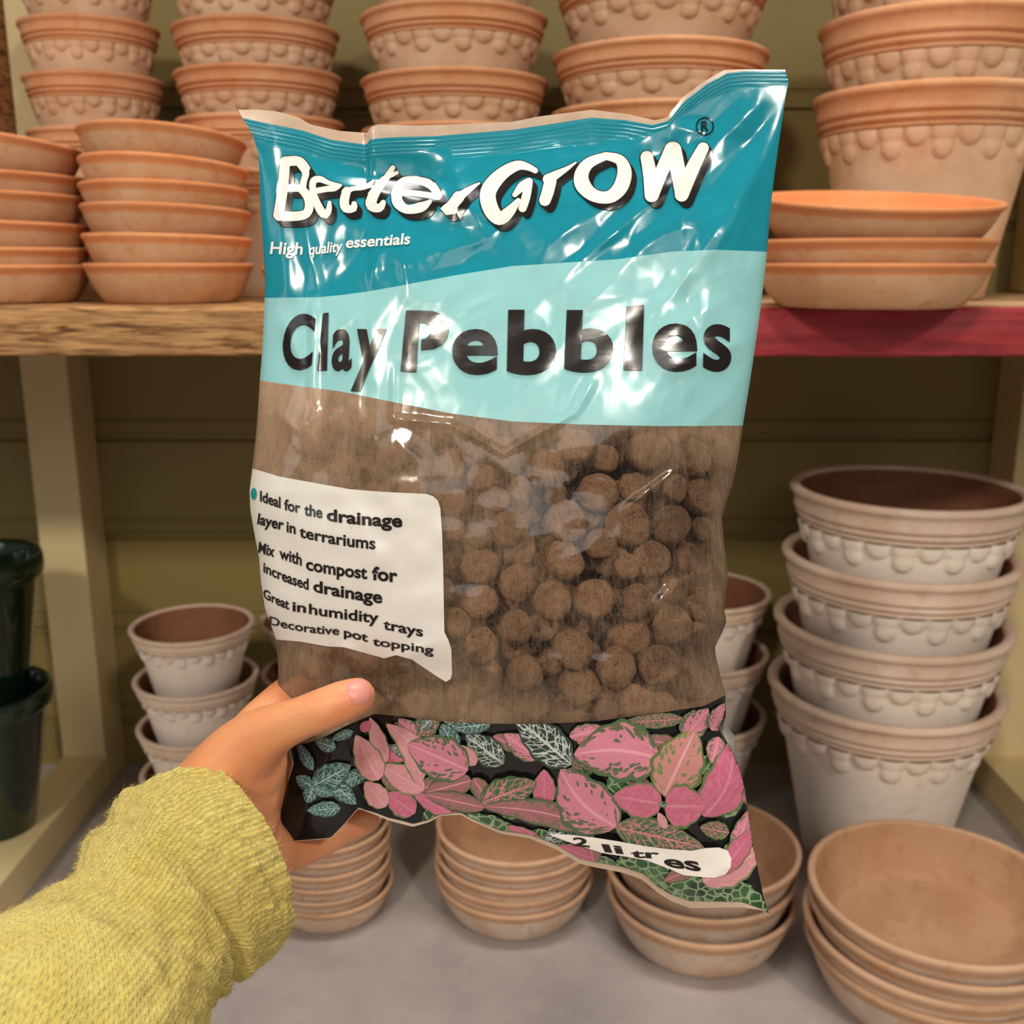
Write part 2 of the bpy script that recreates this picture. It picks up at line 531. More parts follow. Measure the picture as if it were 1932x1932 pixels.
def shelf_board(x0, x1, yf, mats, label):
    nx, ny = max(8, int((x1 - x0) / 0.012)), 4
    bm = bmesh.new()
    ring = []
    sec = [(yf, ZB + 0.002), (yf - 0.001, (ZB + ZS) / 2), (yf, ZS - 0.003), (yf + 0.004, ZS), (YW - 0.002, ZS), (YW - 0.002, ZB), (yf + 0.005, ZB)]
    rows = []
    for i in range(nx + 1):
        x = x0 + (x1 - x0) * i / nx
        row = []
        for j, (y, zz) in enumerate(sec):
            jy = jz = 0
            if j in (0, 1, 2, 6):
                jy = 0.0025 * (mnoise.noise(Vector((x * 22, j * 1.7, 3.1))))
                jz = 0.0016 * (mnoise.noise(Vector((x * 30, j * 2.3, 9.1)))) if j in (0, 6) else 0
            row.append(bm.verts.new((x, y + jy, zz + jz)))
        rows.append(row)
    for i in range(nx):
        for j in range(len(sec)):
            k2 = (j + 1) % len(sec)
            f = bm.faces.new((rows[i][j], rows[i][k2], rows[i + 1][k2], rows[i + 1][j]))
            if len(mats) > 1:
                f.material_index = 0 if j in (0, 1, 2, 6) else 1
    bm.faces.new(rows[0]); bm.faces.new(rows[-1][::-1])
    bmesh.ops.recalc_face_normals(bm, faces=bm.faces)
    o = bm_obj('shelf_board', bm, mats)
    tag(o, label, 'shelf', 'shelf boards')
    return o
xj = P(960, 600, YS).x
shelf_board(-1.5, xj - 0.001, YS, [M_WOOD], 'raw weathered wood shelf board with splintered front edge')
shelf_board(xj + 0.001, 1.5, YS - 0.006, [M_RED, M_WOODTOP], 'shelf board with worn red painted front edge')

# timber frames at the ends of the bay: rear upright, floor rail
def frame(xa, xb, inner_sign, label):
    yp = YW - 0.075
    root = empty('timber_support', ((xa + xb) / 2, YW - 0.04, 0))
    c = Vector(root.location)
    zr = 0.05
    bm_obj('upright', box_geo(xa - c.x, xb - c.x, yp - c.y, YW - 0.001 - c.y, 0.0, ZB - 0.001), M_FRAME, root)
    bm_obj('floor_rail', box_geo(xa - c.x, xb - c.x, 0.30 - c.y, yp - 0.0005 - c.y, 0.0, zr), M_FRAME, root)
    bm_obj('upper_upright', box_geo(xa - c.x, xb - c.x, yp - c.y, YW - 0.001 - c.y, ZS + 0.001, 1.338), M_FRAME, root)
    tag(root, label, 'shelf support', 'shelf supports')
    return root
yp = YW - 0.075
frame(P(119, 1436, yp).x, P(200, 1436, yp).x, 1, 'cream painted timber frame beside the green glazed pots')
frame(P(1855, 1400, yp).x, P(1942, 1400, yp).x, -1, 'cream painted timber frame behind the lower right whitewashed pots')
# shelf above, just out of the frame: it shades the wall over the pots
tag(bm_obj('shelf_board', box_geo(-1.5, 1.5, YS + 0.02, YW - 0.002, 1.34, 1.38), M_WOODTOP), 'wooden shelf board above the scalloped terracotta pots', 'shelf', 'shelf boards')
# wooden post edge at the far upper left
pl = P(-40, 150, 1.2).x; pr = P(8, 150, 1.2).x
tag(bm_obj('wooden_post', box_geo(pl, pr, 1.17, 1.22, ZS + 0.001, 1.33), M_WOOD), 'dark wooden post cut off by the upper left edge', 'post')

# ------------------------------------------------------------------ clay pots and saucers
def lathe(profile, nang, disp=None, close=True):
    verts, faces = [], []
    npf = len(profile)
    for j, (r, z) in enumerate(profile):
        for i in range(nang):
            a = 2 * math.pi * i / nang
            rr = r + (disp(a, r, z, j) if disp else 0)
            verts.append((rr * math.cos(a), rr * math.sin(a), z))
    for j in range(npf - 1):
        for i in range(nang):
            i2 = (i + 1) % nang
            faces.append((j * nang + i, j * nang + i2, (j + 1) * nang + i2, (j + 1) * nang + i))
    return verts, faces
def cap(verts, faces, ring0, nang, z, flip=False):
    c = len(verts)
    verts.append((0, 0, z))
    for i in range(nang):
        f = (ring0 + (i + 1) % nang, ring0 + i, c)
        faces.append(f[::-1] if flip else f)
def smooth_prof(pts, sub):
    out = []
    for i in range(len(pts) - 1):
        for k in range(sub):
            t = k / sub
            p0 = pts[max(i - 1, 0)]; p1 = pts[i]; p2 = pts[i + 1]; p3 = pts[min(i + 2, len(pts) - 1)]
            def cr(a, b, c, d):
                return 0.5 * ((2 * b) + (-a + c) * t + (2 * a - 5 * b + 4 * c - d) * t * t + (-a + 3 * b - 3 * c + d) * t ** 3)
            out.append((cr(p0[0], p1[0], p2[0], p3[0]), cr(p0[1], p1[1], p2[1], p3[1])))
    out.append(pts[-1])
    return out
NLOBE = 26
ZT = 1.12
def scallop(a, r, z, j):
    if z > ZT or z < 0.86:
        return 0
    best = 0
    for row, (rad, zc, stepn) in enumerate(((0.107, ZT - 0.012, 1), (0.088, ZT - 0.112, 2))):
        n = NLOBE / stepn
        t = a / (2 * math.pi) * n
        da = (t - round(t)) * 2 * math.pi / n * 0.88
        d = math.hypot(da, z - zc) / rad
        if d < 1:
            best = max(best, (0.046 if row == 0 else 0.040) * (1 - d ** 6) ** 0.5 * (0.7 + 0.3 * (1 - d * d)))
    return best
def pot_meshes(prefix, m_body, m_rim, m_in):
    zs = [0.0, 0.02] + [0.02 + (0.86 - 0.02) * i / 6 for i in range(1, 7)] + [0.86 + (ZT - 0.86) * i / 34 for i in range(1, 35)]
    outer = [(0.585, 0.0)] + [(0.60 + (zz / ZT) * 0.268, zz) for zz in zs[1:]]
    v, f = lathe(outer, NLOBE * 12, scallop)
    n = NLOBE * 12
    nf = len(f)
    cap(v, f, 0, n, 0.0)
    # inner wall and bottom
    inner = [(0.885, 1.2582), (0.86, 1.10), (0.72, 0.55), (0.57, 0.09), (0.50, 0.07)]
    b = len(v)
    v2, f2 = lathe(inner, n)
    v += v2
    f += [tuple(q + b for q in ff) for ff in f2]
    cap(v, f, b + (len(inner) - 1) * n, n, 0.07, True)
    me = bpy.data.meshes.new(prefix + '_body')
    me.from_pydata(v, [], f)
    me.materials.append(m_body); me.materials.append(m_in)
    inn = len(f) - len(f2) - n
    me.polygons.foreach_set('material_index', [1 if i >= inn else 0 for i in range(len(f))])
    me.polygons.foreach_set('use_smooth', [True] * len(f))
    rim = [(0.866, 1.12), (0.885, 1.122), (0.905, 1.130), (0.908, 1.145), (0.893, 1.156), (0.897, 1.163), (0.925, 1.170), (0.937, 1.185), (0.930, 1.200), (0.915, 1.208), (0.925, 1.216), (0.948, 1.224), (0.957, 1.238), (0.953, 1.252),
           (0.956, 1.30), (0.965, 1.332), (0.985, 1.343), (0.999, 1.358), (1.0, 1.38), (0.985, 1.397), (0.955, 1.40), (0.925, 1.395), (0.905, 1.37), (0.89, 1.30), (0.885, 1.2582)]
    v, f = lathe(rim, 120)
    mr = bpy.data.meshes.new(prefix + '_rim')
    mr.from_pydata(v, [], f)
    mr.materials.append(m_rim); mr.materials.append(m_in)
    mr.polygons.foreach_set('material_index', [1 if i >= 22 * 120 else 0 for i in range(len(f))])
    mr.polygons.foreach_set('use_smooth', [True] * len(f))
    return me, mr
POT = {'up': pot_meshes('terracotta_pot', M_UP_BODY, M_UP_RIM, M_SAUCER_UP_IN), 'lo': pot_meshes('whitewashed_pot', M_LO_BODY, M_LO_RIM, M_LO_IN)}
def saucer_mesh(name, m_out, m_in, m_rim):
    prof = smooth_prof([(0.70, 0.0), (0.765, 0.012), (0.845, 0.12), (0.915, 0.26), (0.965, 0.40)], 4) + \
        [(0.985, 0.435), (1.0, 0.455), (1.0, 0.485), (0.99, 0.498), (0.965, 0.50), (0.945, 0.49), (0.93, 0.46)] + \
        smooth_prof([(0.905, 0.38), (0.84, 0.24), (0.77, 0.11), (0.72, 0.075), (0.60, 0.065)], 4)
    n = 110
    v, f = lathe(prof, n)
    nj = len(prof)
    cap(v, f, 0, n, 0.0)
    cap(v, f, (nj - 1) * n, n, 0.065, True)
    me = bpy.data.meshes.new(name)
    me.from_pydata(v, [], f)
    me.materials.append(m_out); me.materials.append(m_in); me.materials.append(m_rim)
    first_in = (17 + 5) * n
    mi = [2 if 15 * n <= i < first_in else 1 if (first_in <= i < (nj - 1) * n or i >= (nj - 1) * n + n) else 0 for i in range(len(f))]
    me.polygons.foreach_set('material_index', mi)
    me.polygons.foreach_set('use_smooth', [True] * len(f))
    return me
SAUCER = {'up': saucer_mesh('terracotta_saucer', M_SAUCER_UP, M_SAUCER_UP_IN, M_SAUCER_UP_RIM), 'lo': saucer_mesh('aged_saucer', M_SAUCER_LO, M_SAUCER_LO_IN, M_SAUCER_LO_RIM)}

def make_pot(kind, loc, R, zk, rot, label, group, tilt=(0, 0)):
    root = empty('scalloped_pot', loc)
    root.scale = (R, R, R * zk)
    root.rotation_euler = (tilt[0], tilt[1], rot)
    for nm, me in zip(('body', 'rim'), POT[kind]):
        o = bpy.data.objects.new(nm, me)
        COL.objects.link(o)
        o.parent = root
    tag(root, label, 'flower pot', group)
    return root
def make_saucer(kind, loc, R, zk, rot, label, group, tilt=(0, 0)):
    o = bpy.data.objects.new('plant_saucer', SAUCER[kind])
    o.location = loc; o.scale = (R, R, R * zk)
    o.rotation_euler = (tilt[0], tilt[1], 0.0 if any(tilt) else rot)
    COL.objects.link(o)
    tag(o, label, 'saucer', group)
    return o
def ordinals(n):
    w = ['topmost', 'second from top', 'third from top', 'fourth from top', 'fifth from top', 'sixth from top', 'seventh from top']
    r = w[:n]
    if n > 1:
        r[-1] = 'bottom one'
    return r
def stack(make, hk, kind, cx, Y, base_z, rims, hws, adj, phrase, group, tilts=None, dx=None, rot_seed=0):
    """rims: picture rows of the rim sides, topmost first; the lowest item stands on base_z"""
    rr = random.Random(rot_seed)
    n = len(rims)
    X0 = P(cx, rims[0], Y).x
    zr = [P(cx, y, Y).z for y in rims]
    if not hasattr(hws, '__len__'):
        d = axial((X0, Y, zr[-1]))
        hws = [None] * n
    R = [(hw_ * axial((X0, Y, z)) / F) for hw_, z in zip(HW(hws, n), zr)]
    zk = (zr[-1] - base_z) / (hk * R[-1])
    for i in range(n):
        R_i = R[i]
        loc = (X0 + (dx[i] if dx else 0), Y, zr[i] - hk * R_i * zk + (0.0003 if i == n - 1 else 0))
        make(kind, loc, R_i, zk, 0.3 * i if tilts else rr.uniform(0, 6.28), f"{adj}, {ordinals(n)[i]} {phrase}", group, tilts[i] if tilts else (0, 0))
    print(group, 'n', n, 'zk %.2f' % zk, 'R %.3f' % R[-1], 'gaps', ['%.2f' % ((zr[i] - zr[i + 1]) / R[i]) for i in range(n - 1)])
HWV = 100
def HW(h, n):
    return [HWV] * n if h[0] is None else list(h)
def hwl(v, n):
    return [v] * n
PK, SK = 1.40, 0.50
# upper shelf, rear row of scalloped terracotta pots
stack(make_pot, PK, 'up', 160, 1.24, ZS, [-48, 52, 152, 252, 340], hwl(127, 5), 'small pale scalloped terracotta pot', 'in the stack at the upper left', 'small scalloped pots on the shelf', rot_seed=1)
stack(make_pot, PK, 'up', 478, 1.24, ZS, [-35, 60, 145, 232, 330], hwl(156, 5), 'scalloped terracotta pot', 'in the stack rising behind the left saucers', 'scalloped pots behind the saucers', rot_seed=2)
stack(make_pot, PK, 'up', 855, 1.22, ZS, [-90, 38, 156, 250, 320], hwl(177, 5), 'scalloped terracotta pot', 'in the stack above the middle of the bag', 'scalloped pots above the bag', rot_seed=3)
stack(make_pot, PK, 'up', 1249, 1.20, ZS, [-22, 108, 215, 300], hwl(203, 4), 'wide scalloped terracotta pot', 'in the stack behind the raised bag corner', 'scalloped pots behind the bag corner', rot_seed=4)
stack(make_pot, PK, 'up', 1778, 1.16, ZS, [-90, 46, 182], hwl(214, 3), 'large scalloped terracotta pot', 'in the stack standing behind the right saucers', 'large scalloped pots on the shelf', rot_seed=5)
# upper shelf, saucers in front
def tl(*d):
    return [(math.radians(a), math.radians(b)) for a, b in d]
stack(make_saucer, SK, 'up', 302, 1.06, ZS, [258, 312, 354, 394, 446, 497], hwl(154, 6), 'orange terracotta saucer', 'in the stack on bare wood', 'orange saucers on bare wood', tl((-5, 2.5), (-4, 2.5), (-2, 1), (-2, 1.5), (-1, 1), (0, 0)), rot_seed=6)
stack(make_saucer, SK, 'up', -14, 1.06, ZS, [268, 332, 368, 422, 468, 500], hwl(154, 6), 'orange terracotta saucer', 'in the stack cut by the left frame edge', 'orange saucers at the left edge', tl((-4, 5), (-1, 1), (-1, 1), (-1, 1), (0, 0), (0, 0)), rot_seed=7)
stack(make_saucer, SK, 'up', 1652, 0.955, ZS, [374, 453, 497], [224, 220, 216], 'orange terracotta saucer', 'in the stack over the red board', 'orange saucers over the red board', tl((7.5, 0.5), (0, 0), (0, 0)), rot_seed=8)
make_saucer('up', (P(622, 500, 1.09).x, 1.09, ZS + 0.0003), 122 * 1.1 / F, 1.0, 0.4, 'orange terracotta saucer peeking out behind the left edge of the bag', None)
# lower level, whitewashed pots
stack(make_pot, PK, 'lo', 1702, 1.19, 0.0, [916, 1040, 1163, 1285], [216, 215, 215, 214], 'big whitewashed scalloped pot', 'in the tall stack behind the corner saucers', 'big whitewashed pots', dx=[0.007, 0.004, 0.001, 0.0], rot_seed=9)
stack(make_pot, PK, 'lo', 1322, 1.315, 0.0, [1110, 1222, 1338], hwl(132, 3), 'whitewashed scalloped pot', 'in the stack half hidden behind the bag', 'whitewashed pots behind the bag', rot_seed=10)
stack(make_pot, PK, 'lo', 363, 1.20, 0.0, [1174, 1272, 1360, 1448], hwl(115, 4), 'small greyish scalloped pot', 'in the stack above the knitted sleeve', 'small greyish pots', rot_seed=11)
stack(make_pot, PK, 'lo', 600, 1.31, 0.0, [1165, 1262, 1345, 1430], hwl(110, 4), 'small greyish scalloped pot', 'in the rear stack between hand and first stack', 'small greyish pots at the rear', rot_seed=12)
# lower level, aged saucers on the floor in front
def floor_stack(cx, ybot, hw, n, ytop, adj, phrase, group, seed, zk=1.0, tilts=None):
    p = PZ(cx, ybot, 0)
    R = 0.1
    for _ in range(6):
        Yc = p.y + 0.77 * R
        R = hw * axial((p.x, Yc, SK * R)) / F
    X = p.x * Yc / p.y
    rr = random.Random(seed)
    zt = P(cx, ytop, Yc).z
    gap = (zt - SK * R * zk) / (n - 1)
    for i in range(n):
        k2 = n - 1 - i
        make_saucer('lo', (X + rr.uniform(-.002, .002), Yc + rr.uniform(-.002, .002), 0.0003 + k2 * gap), R, zk, rr.uniform(0, 6.28),
                    f"{adj}, {ordinals(n)[i]} {phrase}", group, tilts[i] if tilts else (0, 0))
    print(group, 'R %.3f' % R, 'Y %.3f' % Yc, 'gap %.2f' % (gap / R))
floor_stack(625, 1766, 118, 7, 1520, 'aged grey-brown saucer', 'in the floor stack below the hand', 'aged saucers below the hand', 21)
floor_stack(970, 1780, 148, 5, 1545, 'aged grey-brown saucer', "in the floor stack below the bag's middle", 'aged saucers below the bag', 22)
floor_stack(1314, 1848, 176, 3, 1588, 'aged grey-brown saucer', "in the floor stack below the bag's lower corner", 'aged saucers below the bag corner', 23, 1.1)
floor_stack(1735, 2005, 236, 4, 1672, 'large aged clay saucer', 'in the floor stack in the lower right corner', 'large aged saucers in the corner', 24, 1.0)

# dark green glazed pots in the next bay
def glazed(loc, R, H, label):
    prof = [(0.42, 0.0), (0.44, 0.02), (0.89, 0.86), (0.94, 0.88), (0.99, 0.90), (1.0, 0.94), (0.985, 0.98), (0.95, 0.99), (0.92, 0.965), (0.87, 0.9), (0.42, 0.08), (0.3, 0.06)]
    prof = [(r * R, z * H) for r, z in prof]
    v, f = lathe(prof, 96)
    cap(v, f, 0, 96, 0.0)
    cap(v, f, (len(prof) - 1) * 96, 96, 0.06 * H, True)
    o = link_mesh('glazed_pot', v, f, M_GLAZE, loc=loc)
    tag(o, label, 'flower pot', 'dark green glazed pots')
gY = 1.16
gx = P(-60, 1050, gY).x
zt = P(-40, 1052, gY).z; zb = P(-40, 1300, gY).z
gR = 130 * axial((gx, gY, zt)) / F
gl_h = 0.26
glazed((gx, gY, zt - 0.98 * gl_h), gR, gl_h, 'dark green glazed pot, upper one nested at the left edge')
glazed((gx - 0.004, gY, 0.0003), gR * 0.98, zb / 0.98, 'dark green glazed pot, lower one standing on the floor')

# ------------------------------------------------------------------ the bag
BD = 0.46                        # distance of the bag's middle plane along the view
def smooth1(x, pts):
    xs = np.array([p[0] for p in pts], float); ys = np.array([p[1] for p in pts], float)
    o = np.argsort(xs); xs, ys = xs[o], ys[o]
    grid = np.arange(xs[0], xs[-1] + 1, 1.0)
    g = np.interp(grid, xs, ys)
    ker = np.hanning(9); ker /= ker.sum()
    g2 = np.convolve(np.pad(g, 4, mode='edge'), ker, 'valid')
    return np.interp(x, grid, g2)
TOPE = [(430, 203), (452, 207), (485, 207), (520, 210), (565, 222), (585, 235), (640, 247), (693, 251), (699, 240), (712, 235), (780, 237), (850, 235), (966, 230), (1016, 220), (1116, 207), (1181, 215), (1236, 227), (1258, 222), (1272, 204), (1288, 184), (1326, 155), (1366, 132), (1406, 131), (1481, 132), (1500, 133)]
TEAL = [(430, 214), (457, 222), (500, 232), (570, 246), (625, 264), (692, 273), (699, 262), (740, 259), (820, 257), (966, 245), (1040, 234), (1116, 222), (1181, 227), (1231, 236), (1261, 228), (1275, 210), (1291, 191), (1336, 157), (1372, 138), (1406, 134), (1481, 134.5), (1500, 136)]
CRIMP = [(430, 245), (470, 262), (500, 280), (580, 299), (670, 316), (698, 306), (760, 296), (820, 287), (850, 310), (966, 303), (1041, 295), (1130, 284), (1216, 264), (1266, 242), (1316, 204), (1391, 176), (1470, 166), (1500, 165)]
PALE = [(430, 562), (500, 562), (600, 561), (650, 556), (700, 549), (750, 540), (850, 521), (966, 502), (1091, 494), (1166, 489), (1266, 475), (1346, 471), (1446, 475), (1500, 477)]
CLEAR = [(430, 712), (492, 718), (560, 728), (640, 738), (750, 760), (850, 780), (966, 795), (1100, 801), (1250, 804), (1400, 803), (1500, 802)]
PRINT = [(430, 1440), (540, 1412), (600, 1396), (660, 1366), (707, 1347), (759, 1352), (836, 1361), (914, 1365), (1018, 1366), (1121, 1361), (1225, 1348), (1328, 1332), (1372, 1310), (1400, 1290), (1500, 1285)]
BOTE = [(430, 1590), (528, 1590), (624, 1582), (650, 1556), (676, 1525), (700, 1534), (733, 1548), (779, 1560), (810, 1551), (831, 1539), (870, 1537), (890, 1549), (945, 1573), (997, 1581), (1049, 1602), (1095, 1630), (1126, 1637), (1173, 1646), (1214, 1660), (1240, 1684), (1266, 1700), (1302, 1713), (1400, 1712), (1438, 1717), (1452, 1728), (1480, 1734)]
MARG = [(430, 1), (690, 1.5), (710, 4), (760, 6), (830, 3), (900, 4), (1050, 9), (1200, 11), (1300, 13), (1400, 10), (1436, 2), (1480, 1)]
LEFT = [(190, 442), (207, 450), (222, 457), (255, 477), (288, 487), (330, 490), (400, 492), (470, 497), (530, 500), (600, 498), (660, 495), (720, 490), (770, 487), (830, 482), (890, 475), (930, 470), (970, 472), (1010, 480), (1050, 488), (1090, 491), (1140, 497), (1180, 510), (1210, 522), (1260, 525), (1310, 524), (1350, 530), (1400, 540), (1440, 552), (1480, 542), (1530, 530), (1590, 528), (1620, 528), (1740, 528)]
RIGHTE = [(100, 1480), (132, 1481), (155, 1488), (180, 1482), (330, 1461), (400, 1453), (480, 1447), (540, 1440), (620, 1430), (720, 1415), (800, 1402), (850, 1395), (910, 1383), (950, 1370), (975, 1362), (1000, 1364), (1050, 1369), (1088, 1374), (1110, 1370), (1150, 1366), (1172, 1371), (1195, 1362), (1220, 1349), (1235, 1350), (1270, 1358), (1310, 1369), (1345, 1368), (1372, 1356), (1400, 1372), (1440, 1392), (1480, 1404), (1540, 1413), (1600, 1422), (1640, 1430), (1690, 1440), (1728, 1452), (1760, 1456)]
CURVES = [TOPE, TEAL, CRIMP, PALE, CLEAR, PRINT]
def cv(i, x):
    if i < 6:
        return smooth1(x, CURVES[i])
    b = smooth1(x, BOTE)
    return b - smooth1(x, MARG) if i == 6 else b
Lx = lambda y: smooth1(y, LEFT)
Rx = lambda y: smooth1(y, RIGHTE)

# smooth value noise
_lat = rng.random((64, 64))
def vnoise(x, y):
    xi = np.floor(x).astype(int); yi = np.floor(y).astype(int)
    fx = x - xi; fy = y - yi
    fx = fx * fx * fx * (fx * (fx * 6 - 15) + 10); fy = fy * fy * fy * (fy * (fy * 6 - 15) + 10)
    a = _lat[xi % 64, yi % 64]; b = _lat[(xi + 1) % 64, yi % 64]; c = _lat[xi % 64, (yi + 1) % 64]; d = _lat[(xi + 1) % 64, (yi + 1) % 64]
    return (a * (1 - fx) + b * fx) * (1 - fy) + (c * (1 - fx) + d * fx) * fy
def ridged(x, y):
    return 1 - np.abs(2 * vnoise(x, y) - 1)
def facet(x, y):
    """piecewise flat crumple: random heights on a skewed triangle lattice"""
    sk = (x + y) * 0.366025
    i = np.floor(x + sk).astype(int); j = np.floor(y + sk).astype(int)
    un = x + sk - i; vn = y + sk - j
    h00 = _lat[i % 64, j % 64]; h10 = _lat[(i + 1) % 64, j % 64]; h01 = _lat[i % 64, (j + 1) % 64]; h11 = _lat[(i + 1) % 64, (j + 1) % 64]
    return np.where(un > vn, h00 + un * (h10 - h00) + vn * (h11 - h10), h00 + vn * (h01 - h00) + un * (h11 - h01))
def seg_dist(x, y, a, b):
    ax, ay = a; bx, by = b
    dx, dy = bx - ax, by - ay
    t = ((x - ax) * dx + (y - ay) * dy) / (dx * dx + dy * dy)
    tc = np.clip(t, 0, 1)
    d = np.hypot(x - (ax + tc * dx), y - (ay + tc * dy))
    return d, tc
# (start, end, height in mm, half width in px): folds of the film, sharp ones narrow
FOLDS = [
    ((1440, 190), (1130, 470), 1.6, 16), ((1482, 185), (1290, 420), -1.5, 20), ((1470, 250), (1350, 480), 1.3, 16), ((1420, 330), (1240, 600), 1.2, 14),
    ((1380, 170), (1250, 330), 1.2, 22), ((1460, 360), (1400, 520), -1.2, 16), ((1300, 300), (1000, 480), 0.9, 22), ((1180, 420), (1060, 520), 0.9, 8),
    ((1261, 260), (1230, 340), -1.5, 26), ((1261, 232), (1120, 330), 1.2, 18), ((1266, 235), (1330, 250), 2.0, 14),
    ((850, 310), (920, 455), 1.4, 14), ((920, 455), (800, 480), 1.2, 16), ((920, 455), (960, 400), 1.0, 10), ((920, 455), (830, 540), -1.2, 18), ((700, 300), (760, 520), 1.0, 16),
    ((640, 330), (860, 345), -3.6, 26), ((600, 340), (900, 395), 1.4, 18), ((520, 330), (540, 560), 0.9, 12), ((575, 420), (600, 560), 0.9, 10), ((760, 400), (770, 560), 0.9, 9), ((730, 420), (700, 530), 0.8, 8),
    ((592, 560), (590, 765), 1.4, 7), ((530, 600), (575, 700), 0.9, 12), ((745, 690), (742, 790), 0.9, 6), ((742, 790), (850, 800), 1.1, 5), ((850, 800), (950, 855), 1.0, 5), ((950, 855), (1085, 778), 1.2, 5),
    ((1085, 778), (1120, 715), 1.1, 8), ((870, 590), (930, 560), 0.8, 6), ((600, 770), (585, 800), 1.0, 6), ((520, 780), (580, 820), 0.8, 8),
    ((1380, 560), (1230, 640), 0.8, 18), ((1250, 700), (1420, 640), 0.9, 14), ((1000, 600), (900, 700), -0.9, 26), ((1110, 560), (1270, 560), 0.7, 20), ((1340, 480), (1380, 600), -1.2, 24),
    ((1300, 870), (1180, 960), 1.1, 6), ((1270, 900), (1265, 930), 0.7, 5),
    ((1268, 1108), (1345, 1075), 2.2, 10), ((1268, 1108), (1235, 1150), 1.8, 9), ((1268, 1110), (1345, 1195), 1.6, 10), ((1275, 1108), (1370, 1120), -2.6, 22), ((1320, 1140), (1350, 1180), 1.0, 8),
    ((715, 1285), (845, 1262), -2.6, 22), ((700, 1275), (640, 1215), 1.4, 10), ((720, 1270), (800, 1220), 1.2, 10), ((560, 1235), (600, 1300), 1.5, 9), ((600, 1240), (690, 1275), -1.4, 16),
    ((900, 1310), (985, 1340), 0.9, 5), ((715, 1300), (760, 1360), 1.2, 12),
    ((660, 1430), (690, 1540), -4.0, 20), ((680, 1400), (720, 1540), 2.0, 14), ((740, 1370), (760, 1540), 1.0, 10), ((700, 1420), (1000, 1540), 1.2, 16), ((560, 1450), (600, 1560), 1.5, 14),
    ((780, 1490), (1060, 1590), 1.8, 14), ((1060, 1590), (1330, 1660), 1.6, 14), ((1345, 1345), (1368, 1420), -1.5, 12), ((1400, 1520), (1340, 1580), -1.4, 16), ((1420, 1600), (1300, 1700), 0.9, 14), ((1380, 1440), (1330, 1560), 1.0, 16),
]
KX = np.array([0, .035, .05, .12, .25, .42, .62, .76, .86, .93, .97, 1.0])
KY = np.array([0, .02, .05, .33, .66, .90, 1.0, .95, .70, .33, .10, 0])
_vg = np.linspace(0, 1, 400)
_vp = np.interp(_vg, KX, KY)
_k = np.hanning(31); _k /= _k.sum()
_vp = np.convolve(np.pad(_vp, 15, mode='edge'), _k, 'valid')
TH_FRONT, TH_BACK = 0.030, 0.026
def height(x, y):
    """front film: distance towards the camera from the bag's middle plane, metres, at picture point x,y"""
    x = np.asarray(x, float); y = np.asarray(y, float)
    l, r = Lx(y), Rx(y)
    u = np.clip((x - l) / (r - l), 0, 1)
    tp, bt = cv(0, x), cv(7, x)
    v = np.clip((y - tp) / (bt - tp), 0, 1)
    e = np.clip(4 * u * (1 - u), 0, 1)
    pil = e ** 0.55
    w = TH_FRONT * pil * np.interp(v, _vg, _vp)
    inner = np.minimum(1, np.minimum(u, 1 - u) * 22) * np.clip(np.minimum(v - 0.012, 1 - v) * 28, 0, 1)
    add = np.zeros_like(w)
    for (a, b, amp, wd) in FOLDS:
        d, t = seg_dist(x, y, a, b)
        add += amp * 0.001 * np.clip(1 - np.sqrt(d * d + 2.2) / (2.1 * wd), 0, 1) ** 1.15 * (1 - 0.65 * np.abs(2 * t - 1) ** 3)
    # broad soft dents and finer crinkles, stronger in the slack header
    slack = np.interp(y, [180, 420, 760, 900, 1300, 1420, 1700], [1.0, 1.0, 0.75, 0.35, 0.3, 0.7, 1.0])
    wx = x + 40 * vnoise(x / 90 + 3, y / 90); wy = y + 40 * vnoise(x / 90, y / 90 + 7)
    diag = (wx + wy) / 1.414; anti = (wx - wy) / 1.414
    add += slack * 0.0022 * (ridged(diag / 190 + 5, anti / 420 + 1) - 0.5)
    add += slack * 0.0008 * (ridged(diag / 75 + 9, anti / 160 + 4) - 0.5)
    add += slack * 0.00022 * (ridged(wx / 38 + 2, wy / 60 + 8) - 0.5)
    add += slack * 0.0028 * (facet(wx / 120 + 3, wy / 150 + 5) - 0.5) + slack * 0.0010 * (facet(wx / 52 + 8, wy / 70 + 1) - 0.5)
    add += 0.0022 * (vnoise(x / 130 + 20, y / 130 + 11) - 0.5)
    # pebbles pushing from inside
    add += np.interp(y, [780, 900, 1250, 1350], [0, 0.0009, 0.0009, 0]) * (vnoise(x / 42, y / 42) - 0.5)
    w = w + add * inner
    # crimped seal ribs
    tz = (y - cv(1, x)); cz = (cv(2, x) - cv(1, x))
    ribm = np.clip(tz / 6, 0, 1) * np.clip((cz * 0.85 - tz) / 6, 0, 1)
    w = w + ribm * 0.00022 * np.sin(tz * 2 * math.pi / 7.5)
    w = w + np.clip(1 - v * 12, 0, 1) * 0.004 * (np.interp(x, [450, 690, 700, 830, 1000, 1230, 1262, 1330, 1480], [0.2, -0.3, 0.5, 0.3, 0.4, -0.2, -0.1, 0.8, 0.2]))
    # thumb pressing the film in
    d, t = seg_dist(x, y, (520, 1385), (690, 1305))
    w = w - 0.007 * np.exp(-(d / 60) ** 2)
    # bottom strip folds under, away from the viewer
    fx = np.interp(x, [700, 830, 900, 1000, 1060, 1200, 1330, 1400, 1470], [1640, 1555, 1552, 1572, 1588, 1640, 1690, 1705, 1760])
    w = w - np.clip((y - fx) / 60, 0, 1) * 0.008
    return w
